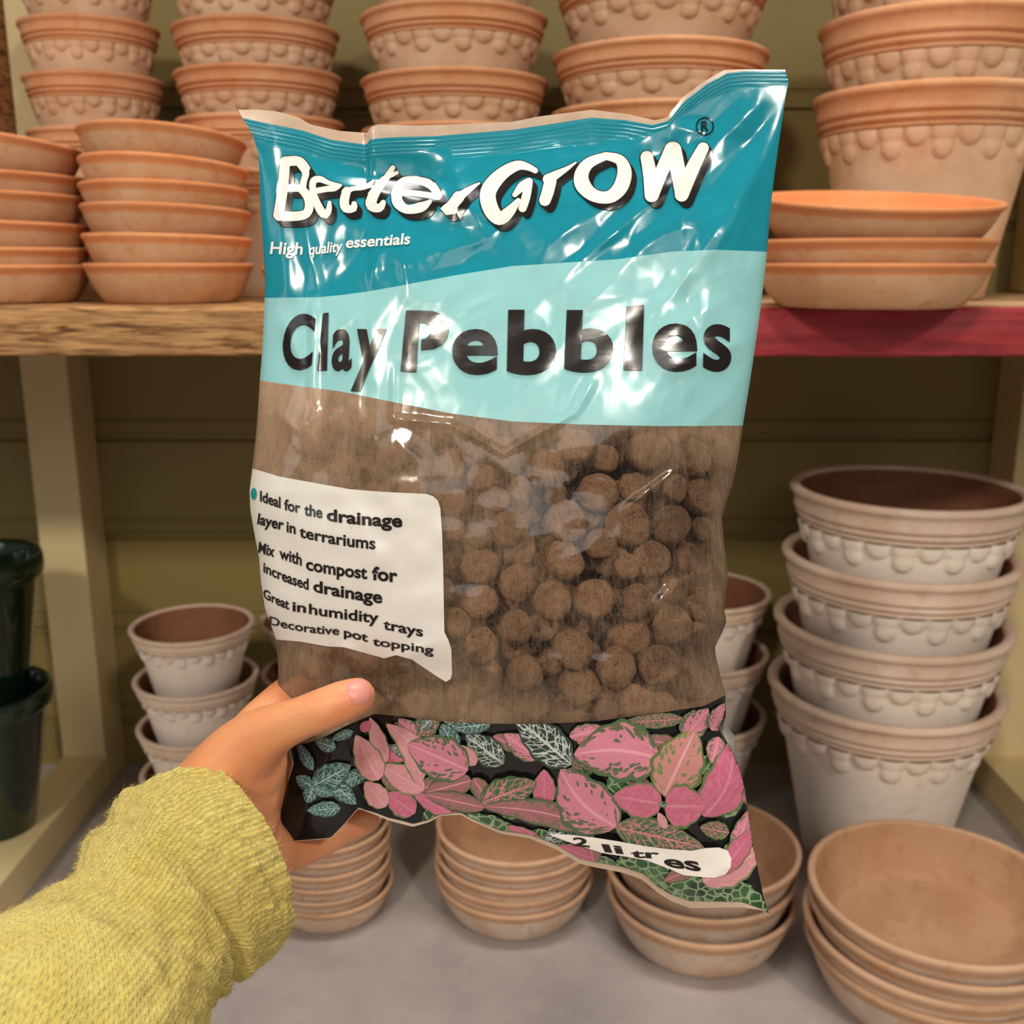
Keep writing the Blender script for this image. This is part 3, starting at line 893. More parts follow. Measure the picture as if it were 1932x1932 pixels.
def bag_pt(x, y, off=0.0):
    """array of picture points -> world points on the front film"""
    x = np.asarray(x, float); y = np.asarray(y, float)
    d = BD - height(x, y) - off
    return cam_pts(x, y, d)
_C = np.array(CAM); _Fw = np.array(FWD); _U = np.array(UP); _R = np.array(RIGHT)
def cam_pts(x, y, d):
    x = np.asarray(x, float); y = np.asarray(y, float); d = np.asarray(d, float)
    dr = _Fw[None, :] + _R[None, :] * ((x - 966) / F)[:, None] + _U[None, :] * ((966 - y) / F)[:, None]
    return _C[None, :] + dr * d[:, None]

BAGLOC = np.array(CP(990, 1700, BD))
bag = empty('pebble_bag', BAGLOC)
tag(bag, 'teal and clear plastic bag of clay pebbles held up in front of the shelves', 'bag')
NU = 230
def uu():
    t = np.linspace(0, 1, NU + 1)
    return 0.5 - 0.5 * np.cos(np.pi * t) * (0.25) - (0.5 - 0.125) * (1 - 2 * t) if False else t + 0.0 * t
def strip_points(i0, i1, n):
    U = uu()
    T = np.linspace(0, 1, n + 1)
    uu2, tt = np.meshgrid(U, T)
    x = Lx(np.full_like(uu2, 800.0)) * (1 - uu2) + 1420 * uu2
    for _ in range(40):
        y = cv(i0, x) * (1 - tt) + cv(i1, x) * tt
        xn = Lx(y) * (1 - uu2) + Rx(y) * uu2
        x = 0.5 * x + 0.5 * xn
    y = cv(i0, x) * (1 - tt) + cv(i1, x) * tt
    return x.ravel(), y.ravel()
def strip_faces(n, base=0):
    f = []
    for j in range(n):
        for i in range(NU):
            a = base + j * (NU + 1) + i
            f.append((a, a + NU + 1, a + NU + 2, a + 1))
    return f
class Acc:
    def __init__(self):
        self.v = []; self.f = []; self.m = []; self.uv = []; self.mats = []; self.n = 0
    def mi(self, mat):
        if mat not in self.mats: self.mats.append(mat)
        return self.mats.index(mat)
    def add(self, world, faces, mat, uv=None):
        b = self.n
        w = np.asarray(world) - BAGLOC
        self.v.append(w); self.n += len(w)
        self.f += [tuple(q + b for q in ff) for ff in faces]
        self.m += [self.mi(mat)] * len(faces)
        self.uv.append(np.zeros((len(w), 2)) if uv is None else np.asarray(uv, float))
    def build(self, name, parent):
        v = np.concatenate(self.v); uv = np.concatenate(self.uv)
        return link_mesh(name, v, self.f, self.mats, parent, True, None, self.m, uv)
def clampxy(x, y, i0, i1, pad=0.5):
    x = np.asarray(x, float); y = np.asarray(y, float)
    for _ in range(3):
        y = np.clip(y, cv(i0, x) + pad, cv(i1, x) - pad)
        x = np.clip(x, Lx(y) + pad, Rx(y) - pad)
    return x, y
OFF0 = 0.00060
def cut_bm(bm, stepx=7.0, stepy=9.0):
    xs = [v.co.x for v in bm.verts]; ys = [v.co.y for v in bm.verts]
    x = min(xs) + stepx
    while x < max(xs):
        bmesh.ops.bisect_plane(bm, geom=bm.verts[:] + bm.edges[:] + bm.faces[:], dist=1e-4, plane_co=(x, 0, 0), plane_no=(1, 0, 0))
        x += stepx
    y = min(ys) + stepy
    while y < max(ys):
        bmesh.ops.bisect_plane(bm, geom=bm.verts[:] + bm.edges[:] + bm.faces[:], dist=1e-4, plane_co=(0, y, 0), plane_no=(0, 1, 0))
        y += stepy
def bm_decal(acc, bm, mat, off, clip=None, cut=True):
    if cut: cut_bm(bm)
    bm.verts.index_update()
    x = np.array([v.co.x for v in bm.verts]); y = np.array([v.co.y for v in bm.verts])
    fs = []
    for f in bm.faces:
        ids = [v.index for v in f.verts]
        # wind so that the normal faces the camera (picture y runs down)
        ar = sum(x[ids[i]] * y[ids[(i + 1) % len(ids)]] - x[ids[(i + 1) % len(ids)]] * y[ids[i]] for i in range(len(ids)))
        fs.append(ids[::-1] if ar > 0 else ids)
    if clip: x, y = clampxy(x, y, *clip)
    acc.add(bag_pt(x, y, off), fs, mat)
    bm.free()
def poly_decal(acc, pts, mat, off, clip=None):
    bm = bmesh.new()
    vs = [bm.verts.new((p[0], p[1], 0)) for p in pts]
    for t in tessellate_polygon([[Vector((p[0], p[1], 0)) for p in pts]]):
        try: bm.faces.new([vs[i] for i in t])
        except ValueError: pass
    bm_decal(acc, bm, mat, off, clip)
_glyphs = {}
def glyph(text, bold=0.02, shear=0.0):
    key = (text, bold, shear)
    if key in _glyphs: return _glyphs[key]
    c = bpy.data.curves.new('lettering', 'FONT')
    c.body = text; c.offset = bold; c.shear = shear; c.resolution_u = 6
    o = bpy.data.objects.new('lettering', c)
    COL.objects.link(o)
    bpy.context.view_layer.update()
    dg = bpy.context.evaluated_depsgraph_get()
    me = bpy.data.meshes.new_from_object(o.evaluated_get(dg))
    vs = [(v.co.x, v.co.y) for v in me.vertices]
    fs = [tuple(p.vertices) for p in me.polygons]
    bpy.data.objects.remove(o); bpy.data.curves.remove(c); bpy.data.meshes.remove(me)
    _glyphs[key] = (vs, fs)
    return vs, fs
def text_decal(acc, text, fmap, mat, off, bold=0.02, shear=0.0, clip=None, ext=None):
    """fmap: (s,t) with s 0..1 over the text's width and t = height in cap-heights -> picture x,y"""
    vs, fs = glyph(text, bold, shear)
    a = np.array(vs)
    x0, x1 = (a[:, 0].min(), a[:, 0].max())
    bm = bmesh.new()
    bv = [bm.verts.new((v[0], v[1], 0)) for v in vs]
    for f in fs:
        try: bm.faces.new([bv[i] for i in f])
        except ValueError: pass
    # cut in text space so that the letters can bend with the film
    n = max(2, int(len(text) * 6))
    for k2 in range(1, n):
        xx = x0 + (x1 - x0) * k2 / n
        bmesh.ops.bisect_plane(bm, geom=bm.verts[:] + bm.edges[:] + bm.faces[:], dist=1e-6, plane_co=(xx, 0, 0), plane_no=(1, 0, 0))
    for k2 in range(-2, 8):
        bmesh.ops.bisect_plane(bm, geom=bm.verts[:] + bm.edges[:] + bm.faces[:], dist=1e-6, plane_co=(0, k2 * 0.12 + 0.05, 0), plane_no=(0, 1, 0))
    CAPH = 0.729
    y0, y1 = a[:, 1].min(), a[:, 1].max()
    for v in bm.verts:
        s = (v.co.x - x0) / (x1 - x0)
        t = (v.co.y - y0) / (y1 - y0) if ext else v.co.y / CAPH
        px, py = fmap(s, t)
        v.co = Vector((px, py, 0))
    bm_decal(acc, bm, mat, off, clip, cut=False)
def quad_map(tlp, trp, brp, blp):
    def f(s, t):
        x = (blp[0] * (1 - s) + brp[0] * s) * (1 - t) + (tlp[0] * (1 - s) + trp[0] * s) * t
        y = (blp[1] * (1 - s) + brp[1] * s) * (1 - t) + (tlp[1] * (1 - s) + trp[1] * s) * t
        return x, y
    return f
def stroke(acc, pts, mat, off, grow=0.0, shift=(0, 0), clip=None):
    """a brush stroke with round ends: pts = (x, y, half width) in picture pixels"""
    P3 = [np.array(p, float) for p in pts]
    out = []
    for i in range(len(P3) - 1):
        p0 = P3[max(i - 1, 0)]; p1 = P3[i]; p2 = P3[i + 1]; p3 = P3[min(i + 2, len(P3) - 1)]
        n = max(2, int(np.hypot(*(p2 - p1)[:2]) / 4))
        for k2 in range(n):
            t = k2 / n
            out.append(0.5 * ((2 * p1) + (-p0 + p2) * t + (2 * p0 - 5 * p1 + 4 * p2 - p3) * t * t + (-p0 + 3 * p1 - 3 * p2 + p3) * t ** 3))
    out.append(P3[-1])
    out = np.array(out)
    out[:, 2] = np.maximum(out[:, 2], 0.8) + grow
    out[:, 0] += shift[0]; out[:, 1] += shift[1]
    tg = np.gradient(out[:, :2], axis=0)
    tg /= np.maximum(np.hypot(tg[:, 0], tg[:, 1]), 1e-6)[:, None]
    nr = np.stack([-tg[:, 1], tg[:, 0]], 1)
    NS = 5
    xs, ys, fs = [], [], []
    for i in range(len(out)):
        for k2 in range(NS):
            q = out[i, :2] + nr[i] * out[i, 2] * (2 * k2 / (NS - 1) - 1)
            xs.append(q[0]); ys.append(q[1])
    for i in range(len(out) - 1):
        for k2 in range(NS - 1):
            a = i * NS + k2
            fs.append((a, a + 1, a + NS + 1, a + NS))
    for (ci, sg) in ((0, -1), (len(out) - 1, 1)):
        rings = 3; seg = 12
        base = len(xs)
        c = out[ci]
        xs.append(c[0]); ys.append(c[1])
        ang0 = math.atan2(nr[ci][1], nr[ci][0])
        for rr_ in range(1, rings + 1):
            for k2 in range(seg + 1):
                an = ang0 - sg * math.pi * k2 / seg
                xs.append(c[0] + math.cos(an) * c[2] * rr_ / rings); ys.append(c[1] + math.sin(an) * c[2] * rr_ / rings)
        for k2 in range(seg):
            fs.append((base, base + 1 + k2, base + 2 + k2))
            for rr_ in range(rings - 1):
                a = base + 1 + rr_ * (seg + 1) + k2
                fs.append((a, a + 1, a + seg + 2, a + seg + 1))
    x = np.array(xs); y = np.array(ys)
    ff = []
    for ids in fs:
        ar = sum(x[ids[i]] * y[ids[(i + 1) % len(ids)]] - x[ids[(i + 1) % len(ids)]] * y[ids[i]] for i in range(len(ids)))
        ff.append(tuple(ids[::-1]) if ar > 0 else tuple(ids))
    if clip: x, y = clampxy(x, y, *clip)
    acc.add(bag_pt(x, y, off), ff, mat)

# --- film strips
def add_strip(acc, i0, i1, n, mat):
    x, y = strip_points(i0, i1, n)
    acc.add(bag_pt(x, y), strip_faces(n), mat)
    return x, y
seal = Acc()
add_strip(seal, 0, 1, 4, M_MARGIN)
add_strip(seal, 1, 2, 30, M_TEAL)
header = Acc()
add_strip(header, 2, 3, 74, M_TEAL)
add_strip(header, 3, 4, 66, M_PALE)
window = Acc()
wx_, wy_ = add_strip(window, 4, 5, 130, M_CLEAR)
leafp = Acc()
add_strip(leafp, 5, 6, 62, M_PRINTBG)
bseal = Acc()
add_strip(bseal, 6, 7, 5, M_MARGIN)

# --- brand lettering: brush strokes traced from the crumpled print
def A(pts):
    return [(490 + p[0] / 4.2933, 260 + p[1] / 4.2933, p[2] / 4.2933) for p in pts]
def B(pts):
    return [(900 + p[0] / 3.864, 210 + p[1] / 3.864, p[2] / 3.864) for p in pts]
LOGO = [
    A([(205, 195, 40), (188, 400, 42), (152, 625, 42)]), A([(205, 192, 40), (315, 190, 38), (385, 245, 24)]), A([(330, 200, 40), (372, 280, 30), (358, 345, 26), (350, 400, 26)]),
    A([(185, 405, 30), (330, 408, 30)]), A([(330, 408, 32), (385, 470, 36), (402, 550, 36), (375, 615, 36), (290, 635, 38), (155, 632, 40)]),
    A([(455, 430, 24), (540, 415, 24), (610, 405, 26), (655, 385, 12)]), A([(650, 382, 10), (560, 365, 18), (490, 335, 26), (435, 350, 28), (430, 430, 26), (455, 510, 30), (498, 595, 34), (535, 625, 30), (560, 580, 24), (565, 525, 16)]),
    A([(705, 430, 34), (685, 510, 38), (698, 570, 36), (762, 572, 28), (765, 535, 22)]), A([(690, 440, 28), (750, 412, 20), (830, 405, 18), (895, 375, 20), (918, 348, 10)]), A([(830, 408, 12), (925, 392, 8)]),
    A([(1078, 242, 20), (1022, 330, 28), (955, 410, 38), (908, 490, 46), (905, 550, 42), (970, 568, 34), (1000, 525, 22)]), A([(995, 330, 16), (1050, 310, 18), (1112, 282, 14)]),
    A([(1165, 445, 24), (1300, 455, 24), (1445, 478, 26)]), A([(1450, 465, 28), (1385, 380, 36), (1260, 340, 28), (1160, 350, 28), (1115, 430, 40), (1118, 520, 44), (1190, 578, 36), (1310, 560, 40), (1380, 515, 16)]),
    A([(1610, 480, 48), (1545, 560, 42), (1500, 585, 40), (1570, 585, 34)]), A([(1560, 545, 46), (1635, 465, 34), (1710, 410, 22), (1778, 368, 8)]),
    B([(425, 432, 20), (370, 405, 26), (295, 395, 36), (190, 450, 46), (105, 540, 56), (78, 620, 58), (105, 720, 56), (165, 782, 48), (235, 732, 40), (300, 650, 18)]), B([(275, 608, 18), (330, 545, 32), (380, 510, 26)]), B([(378, 518, 28), (358, 620, 32), (332, 705, 30)]),
    B([(535, 510, 44), (515, 590, 44), (495, 648, 42)]), B([(520, 495, 40), (590, 455, 28), (660, 415, 16), (722, 372, 6)]),
    B([(940, 325, 28), (1040, 355, 38), (1075, 440, 52), (1050, 545, 54), (985, 615, 48), (910, 628, 44), (830, 600, 48), (768, 530, 56), (765, 450, 50), (820, 375, 40), (940, 325, 28)]),
    B([(1238, 335, 46), (1262, 470, 50), (1272, 612, 50)]), B([(1275, 612, 50), (1350, 430, 48), (1425, 280, 58)]), B([(1432, 280, 58), (1468, 450, 54), (1492, 605, 48)]), B([(1492, 608, 50), (1570, 420, 50), (1648, 268, 42)]),
]
for q, (sx, sy, gr) in enumerate(((9.5, 11.5, 0.3), (6.5, 8, 0.5), (3.5, 4.5, 0.8), (0, 0, 1.6))):
    for i, s in enumerate(LOGO):
        stroke(header, s, M_BLACK, OFF0 + q * 0.00004 + i * 0.0000012, gr, (sx, sy), (1, 3))
for i, s in enumerate(LOGO):
    stroke(header, s, M_LOGO, OFF0 + 0.00018 + i * 0.0000015, 0, (0, 0), (1, 3))
# registered mark
ring = [(1330 + 16 * math.cos(t), 238 + 16 * math.sin(t), 1.3) for t in np.linspace(0, 2 * math.pi, 25)]
stroke(header, ring, M_BLACK, OFF0, clip=(1, 3))
text_decal(header, 'R', quad_map((1323, 229), (1339, 227), (1337, 247), (1323, 248)), M_BLACK, OFF0, 0.03, ext=True)
# tag line
def wordmap(x0, y0, x1, y1, h0, h1, sag=0.0, lean=0.0):
    def f(s, t):
        x = x0 + (x1 - x0) * s; y = y0 + (y1 - y0) * s + sag * 4 * s * (1 - s)
        h = h0 + (h1 - h0) * s
        return x + lean * h * t, y - h * t
    return f
def WA(txt, x0, y0, x1, y1, h, sag=0, lean=0.12, acc=header, mat=M_LOGO, bold=0.022):
    c = lambda v: v / 4.2933
    text_decal(acc, txt, wordmap(490 + c(x0), 260 + c(y0), 490 + c(x1), 260 + c(y1), c(h), c(h), c(sag), lean), mat, OFF0, bold, 0.0, (2, 3))
WA('High', 82, 938, 345, 945, 100); WA('quality', 395, 948, 665, 918, 92); WA('essentials', 695, 892, 1215, 858, 92)
# product name
def QB(ch, x0, y0, x1, y1, lean=0.0, rise=0.0, bold=0.03, mode='C'):
    ox, oy, s = (500, 560, 4.2) if mode == 'C' else (930, 560, 4.1106)
    X = lambda v: ox + v / s
    Yf = lambda v: oy + v / s
    text_decal(header, ch, quad_map((X(x0 + lean), Yf(y0)), (X(x1), Yf(y0 + rise)), (X(x1 - lean), Yf(y1)), (X(x0), Yf(y1 - rise))), M_BLACK, OFF0, bold, ext=True, clip=(3, 4))
QB('C', 122, 133, 405, 580, 40, 0, 0.03)
poly_decal(header, [(500 + x / 4.2, 560 + y / 4.2) for x, y in ((460, 130), (503, 124), (490, 584), (412, 584))], M_BLACK, OFF0)
QB('a', 524, 253, 697, 588, 14, 0, 0.025)
QB('y', 668, 255, 962, 748, 60, 0, 0.035)
poly_decal(header, [(500 + x / 4.2, 560 + y / 4.2) for x, y in ((1117, 108), (1250, 108), (1330, 112), (1400, 140), (1445, 200), (1457, 260), (1440, 330), (1400, 380), (1340, 412), (1235, 423), (1238, 340), (1275, 330), (1305, 300), (1317, 265), (1300, 225), (1270, 207), (1222, 203), (1198, 597), (1073, 590))], M_BLACK, OFF0)
QB('e', 1483, 255, 1845, 617, 0, 0, 0.025)
QB('b', 107, 100, 497, 605, 12, 0, 0.035, 'D'); QB('b', 553, 102, 947, 586, 20, 0, 0.035, 'D')
poly_decal(header, [(930 + x / 4.1106, 560 + y / 4.1106) for x, y in ((1040, 73), (1173, 61), (1158, 571), (1015, 568))], M_BLACK, OFF0)
QB('e', 1237, 206, 1586, 580, 0, 0, 0.025, 'D'); QB('s', 1630, 212, 1852, 580, 4, 0, 0.025, 'D')
header_o = header.build('printed_header', bag)
header_o['label'] = 'teal and pale blue header printed with brand and product name'
seal.build('top_seal', bag)['label'] = 'crimped teal top seal with clear margin'

# --- information label
label = Acc()
E = lambda x, y: (460 + x / 4.4927, 870 + y / 4.4927)
lab = [E(68, 62), E(300, 130), E(600, 185), E(900, 238), E(1200, 262), E(1545, 278), E(1605, 298), E(1645, 335), E(1665, 395), E(1680, 600), E(1690, 900), E(1697, 1300), E(1700, 1450), E(1735, 1520), E(1760, 1600), E(1765, 1800), E(1755, 1845), E(1715, 1872), E(1660, 1840), E(1540, 1760), E(1420, 1680), E(1290, 1645), E(1190, 1672), E(1130, 1655), E(1000, 1620), E(850, 1578), E(700, 1570), E(480, 1530), E(260, 1512), E(235, 1400), E(170, 1250), E(120, 1000), E(115, 850), E(95, 650), E(55, 400), E(50, 250)]
lab = [(max(x, float(Lx(np.array([y]))[0]) + 0.3) if i >= 28 or i == 0 else x, y) for i, (x, y) in enumerate(lab)]
poly_decal(label, lab, M_WHITE, OFF0 * 0.8, (4, 5))
def WE(txt, x0, y0, x1, y1, h0, h1, sag=0, lean=0.0, bold=0.024):
    p0 = E(x0, y0); p1 = E(x1, y1)
    text_decal(label, txt, wordmap(p0[0], p0[1], p1[0], p1[1], h0 / 4.4927, h1 / 4.4927, sag / 4.4927, lean), M_BLACK, OFF0 * 1.8, bold, 0, (4, 5))
WE('Ideal', 137, 338, 310, 397, 92, 95); WE('for', 342, 412, 478, 440, 95, 95); WE('the', 512, 455, 664, 482, 98, 100); WE('drainage', 702, 500, 1342, 556, 102, 112, 10, 0, 0.03)
WE('layer', 112, 530, 332, 585, 92, 95, 0, 0.14); WE('in', 362, 598, 438, 617, 95, 95); WE('terrariums', 470, 640, 1115, 745, 96, 106, 14, 0, 0.022)
WE('Mix', 120, 772, 256, 812, 92, 95, 0, 0.1); WE('with', 300, 822, 490, 886, 98, 104); WE('compost', 527, 917, 1045, 997, 104, 110, 8, 0, 0.026); WE('for', 1087, 1002, 1303, 1026, 112, 116, 0, 0, 0.03)
WE('increased', 165, 938, 548, 1090, 88, 98, 10); WE('drainage', 588, 1102, 1172, 1203, 100, 108, 8, 0, 0.026)
WE('Great', 165, 1155, 382, 1258, 80, 88, 6); WE('in', 412, 1270, 526, 1284, 85, 85); WE('humidity', 552, 1292, 1142, 1372, 88, 98, 6, 0, 0.02); WE('trays', 1182, 1422, 1518, 1487, 88, 88, 0, 0, 0.022)
WE('Decorative', 215, 1382, 808, 1472, 72, 74, 18, 0, 0.018); WE('pot', 848, 1482, 1050, 1532, 72, 76); WE('topping', 1092, 1560, 1608, 1638, 70, 74, -4, 0, 0.02)
bl = [E(83 + 25 * math.cos(t), 277 + 51 * math.sin(t)) for t in np.linspace(0, 2 * math.pi, 22)[:-1]]
poly_decal(label, bl, M_BULLET, OFF0 * 1.8, (4, 5))
poly_decal(label, [E(118, 1010), E(132, 1030), E(136, 1060), E(130, 1085), E(122, 1095)], M_BULLET, OFF0 * 1.8, (4, 5))
lo = label.build('information_label', bag)
lo['label'] = 'white printed panel with black text lines'

# --- clear window with dust attribute
win_o = window.build('clear_window', bag)
win_o['label'] = 'clear dusty film window'
def set_dust(ob, xs, ys, fn):
    at = ob.data.attributes.new('dust', 'FLOAT', 'POINT')
    at.data.foreach_set('value', fn(np.asarray(xs), np.asarray(ys)).astype(np.float32))
def dust_fn(x, y):
    base = 0.12 + 0.0 * x
    base = base + 0.50 * np.clip(1 - (x - 480) / 380.0, 0, 1) * np.clip(1 - (y - 760) / 420, 0.35, 1)
    base = base + 0.18 * np.exp(-((y - cv(4, x)) / 60.0) ** 2)
    base = base + 0.15 * np.exp(-((x - 860) / 80) ** 2) * np.clip((y - 1180) / 120, 0, 1)
    base = base + 0.18 * np.clip((y - 1285) / 60, 0, 1) * np.interp(x, [700, 900, 1250, 1380], [1, 0.8, 0.5, 0.6])
    base = base - 0.16 * np.exp(-(((x - 1180) / 170) ** 2 + ((y - 960) / 120) ** 2))
    base = base - 0.10 * np.exp(-(((x - 1120) / 200) ** 2 + ((y - 1230) / 110) ** 2))
    base = base + 0.18 * np.exp(-((Rx(y) - x) / 35.0) ** 2)
    base = base + 0.12 * np.exp(-((x - 860) / 120) ** 2) * np.exp(-((y - 960) / 110) ** 2)
    return np.clip(base, 0.03, 0.85)
set_dust(win_o, wx_, wy_, dust_fn)

# --- leaf print
G = lambda x, y: (940 + x / 3.578, 1320 + y / 3.578)
Fc = lambda x, y: (500 + x / 4.2, 1320 + y / 4.2)
leaf_i = 0
def leaf(base, tip, hw, kind, bend=0.0, fat=1.0, sc=None):
    global leaf_i
    bx, by = base; tx, ty = tip
    L = math.hypot(tx - bx, ty - by)
    dx, dy = (tx - bx) / L, (ty - by) / L
    nx, ny = -dy, dx
    hw = hw * 1.1
    nt = max(10, int(L / 4)); ns = 10
    xs, ys, uv, fs = [], [], [], []
    for i in range(nt + 1):
        t = i / nt
        w = hw * (math.sin(math.pi * min(1, t ** (0.78 * fat))) ** 0.72 if 0 < t < 1 else 0)
        cxx = bx + dx * L * t + nx * bend * math.sin(math.pi * t); cyy = by + dy * L * t + ny * bend * math.sin(math.pi * t)
        for j in range(ns + 1):
            s = 2 * j / ns - 1
            ww = w * (1 + 0.05 * math.sin(t * 24 + leaf_i) * abs(s))
            xs.append(cxx + nx * ww * s); ys.append(cyy + ny * ww * s)
            uv.append((leaf_i * 3.7 + t * L / (2 * hw), j / ns))
    for i in range(nt):
        for j in range(ns):
            a = i * (ns + 1) + j
            fs.append((a, a + ns + 1, a + ns + 2, a + 1)[::-1])
    x, y = clampxy(np.array(xs), np.array(ys), 5, 6, 0.6)
    leafp.add(bag_pt(x, y, OFF0 + leaf_i * 0.00003), [f[::-1] for f in fs], LEAF[kind], uv)
    leaf_i += 1
g = lambda a, b, hw, kind, **k: leaf(G(*a), G(*b), hw / 3.578, kind, **k)
f_ = lambda a, b, hw, kind, **k: leaf(Fc(*a), Fc(*b), hw / 4.2, kind, **k)
fr_ = random.Random(17)
for q in range(46):
    xx = fr_.uniform(700, 1400); yy = fr_.uniform(1360, 1600) + (xx - 700) * 0.07
    an = fr_.uniform(0, 6.28); LL = fr_.uniform(50, 95)
    leaf((xx, yy), (xx + LL * math.cos(an), yy + LL * math.sin(an) * 0.7), fr_.uniform(13, 22), fr_.choice(['mauve', 'fern', 'fern', 'green', 'dark', 'mauve', 'solid']))
leaf_i = 10
# lowest strip of fern greenery first, then leaves from the back to the front
for (a, b, hw) in (((-1000, 1000), (-760, 1060), 30), ((-250, 800), (250, 980), 80), ((200, 900), (560, 1140), 90), ((500, 1080), (900, 1180), 70), ((800, 1080), (1250, 1330), 110), ((1180, 1260), (1620, 1420), 110), ((1500, 1250), (1830, 1440), 90)):
    g(a, b, hw, 'fern')
for (a, b, hw, k2) in (((-1700, 1080), (-1300, 1130), 60, 'fern'), ((-1100, 930), (-760, 1010), 40, 'fern')):
    g(a, b, hw, k2)
f_((820, 560), (560, 700), 60, 'tealwhite'); f_((380, 560), (250, 330), 45, 'tealwhite'); f_((600, 860), (330, 880), 60, 'tealwhite'); f_((700, 250), (520, 320), 38, 'tealwhite'); f_((560, 385), (400, 330), 55, 'tealwhite')
f_((370, 690), (245, 610), 55, 'tealwhite'); f_((380, 690), (330, 820), 58, 'tealwhite'); f_((510, 640), (725, 830), 70, 'tealwhite'); f_((375, 690), (680, 520), 100, 'tealwhite'); f_((390, 700), (540, 760), 45, 'tealwhite')
g((1250, 130), (820, 160), 50, 'green'); g((1240, 230), (1330, 70), 50, 'green')
g((1260, 260), (1420, 60), 75, 'pink'); g((1440, 210), (1545, 20), 60, 'pink')
g((1490, 250), (1440, 430), 60, 'pink'); g((1390, 790), (1580, 280), 150, 'solid', bend=20)
g((1560, 900), (1360, 860), 60, 'green'); g((1590, 1060), (1700, 740), 62, 'pink'); g((1380, 1230), (1790, 1010), 120, 'palepink'); g((1500, 1180), (1740, 860), 70, 'solid')
g((480, 250), (725, 190), 55, 'pink'); g((270, 400), (40, 230), 72, 'pink'); g((310, 720), (310, 470), 75, 'solid')
f_((1600, 180), (1400, 150), 60, 'dark'); f_((1790, 190), (1480, 230), 62, 'tealwhite'); f_((1510, 410), (1400, 190), 78, 'tealwhite'); f_((1890, 510), (1590, 280), 105, 'dark')
f_((1320, 150), (1230, 240), 45, 'dark')
g((495, 440), (120, 120), 120, 'dark')
f_((1670, 520), (1540, 360), 58, 'palepink'); f_((1185, 300), (1060, 150), 66, 'pink')
f_((1470, 905), (1170, 740), 62, 'solid'); f_((1640, 640), (1270, 740), 95, 'mauve'); f_((1650, 620), (1800, 860), 68, 'mauve'); f_((1810, 860), (1990, 760), 60, 'pink')
f_((1190, 900), (960, 740), 95, 'solid'); f_((960, 850), (790, 650), 85, 'palepink')
f_((1260, 720), (920, 520), 100, 'palepink'); f_((1230, 660), (960, 190), 100, 'palepink', bend=20); f_((960, 500), (830, 140), 62, 'palepink'); f_((900, 640), (720, 280), 105, 'palepink', fat=0.9)
f_((760, 250), (840, 170), 40, 'solid')
f_((1610, 560), (1130, 350), 165, 'pink')
g((-120, 700), (260, 560), 105, 'green'); g((700, 880), (-100, 720), 85, 'mauve', bend=10); g((-90, 730), (-500, 640), 60, 'mauve')
g((800, 860), (420, 470), 175, 'pink', bend=-15); g((1090, 400), (510, 370), 190, 'pink', bend=12)
g((790, 860), (1390, 1000), 105, 'green'); g((1120, 650), (1330, 205), 165, 'olive')
g((1130, 870), (1080, 760), 30, 'palepink'); g((1105, 705), (775, 650), 118, 'solid', fat=0.95); g((1120, 720), (1405, 720), 140, 'solid', fat=0.95)
# flower bud between the plain pink leaves
poly_decal(leafp, [G(1112 + 28 * math.cos(t), 708 + 20 * math.sin(t)) for t in np.linspace(0, 2 * math.pi, 17)[:-1]], LEAF['fern'], OFF0 + 0.0022)
# volume badge
pill = [G(*p) for p in ((330, 905), (480, 912), (640, 930), (800, 955), (1000, 990), (1150, 1010), (1310, 1020), (1400, 1002), (1490, 998), (1550, 1020), (1574, 1070), (1570, 1130), (1535, 1180), (1460, 1203), (1390, 1200), (1250, 1185), (1150, 1140), (1000, 1085), (860, 1060), (700, 1035), (560, 990), (430, 945))]
po = OFF0 + leaf_i * 0.00003 + 0.0004
poly_decal(leafp, pill, M_PILL, po)
def WG(txt, q0, q1, q2, q3, bold=0.03):
    text_decal(leafp, txt, quad_map(G(*q0), G(*q1), G(*q2), G(*q3)), M_BLACK, po + 0.00025, bold, ext=True)
WG('2', (505, 928), (600, 935), (620, 1000), (500, 985)); WG('li', (695, 975), (830, 985), (850, 1045), (720, 1030)); WG('tr', (890, 1020), (1080, 1022), (1100, 1075), (900, 1068)); WG('es', (1110, 1072), (1350, 1092), (1375, 1165), (1130, 1128))
leaf_o = leafp.build('leaf_print', bag)
leaf_o['label'] = 'printed pink and green veined leaves with white volume badge'
bs = bseal.build('bottom_seal', bag)
bs['label'] = 'clear bottom seam margin'

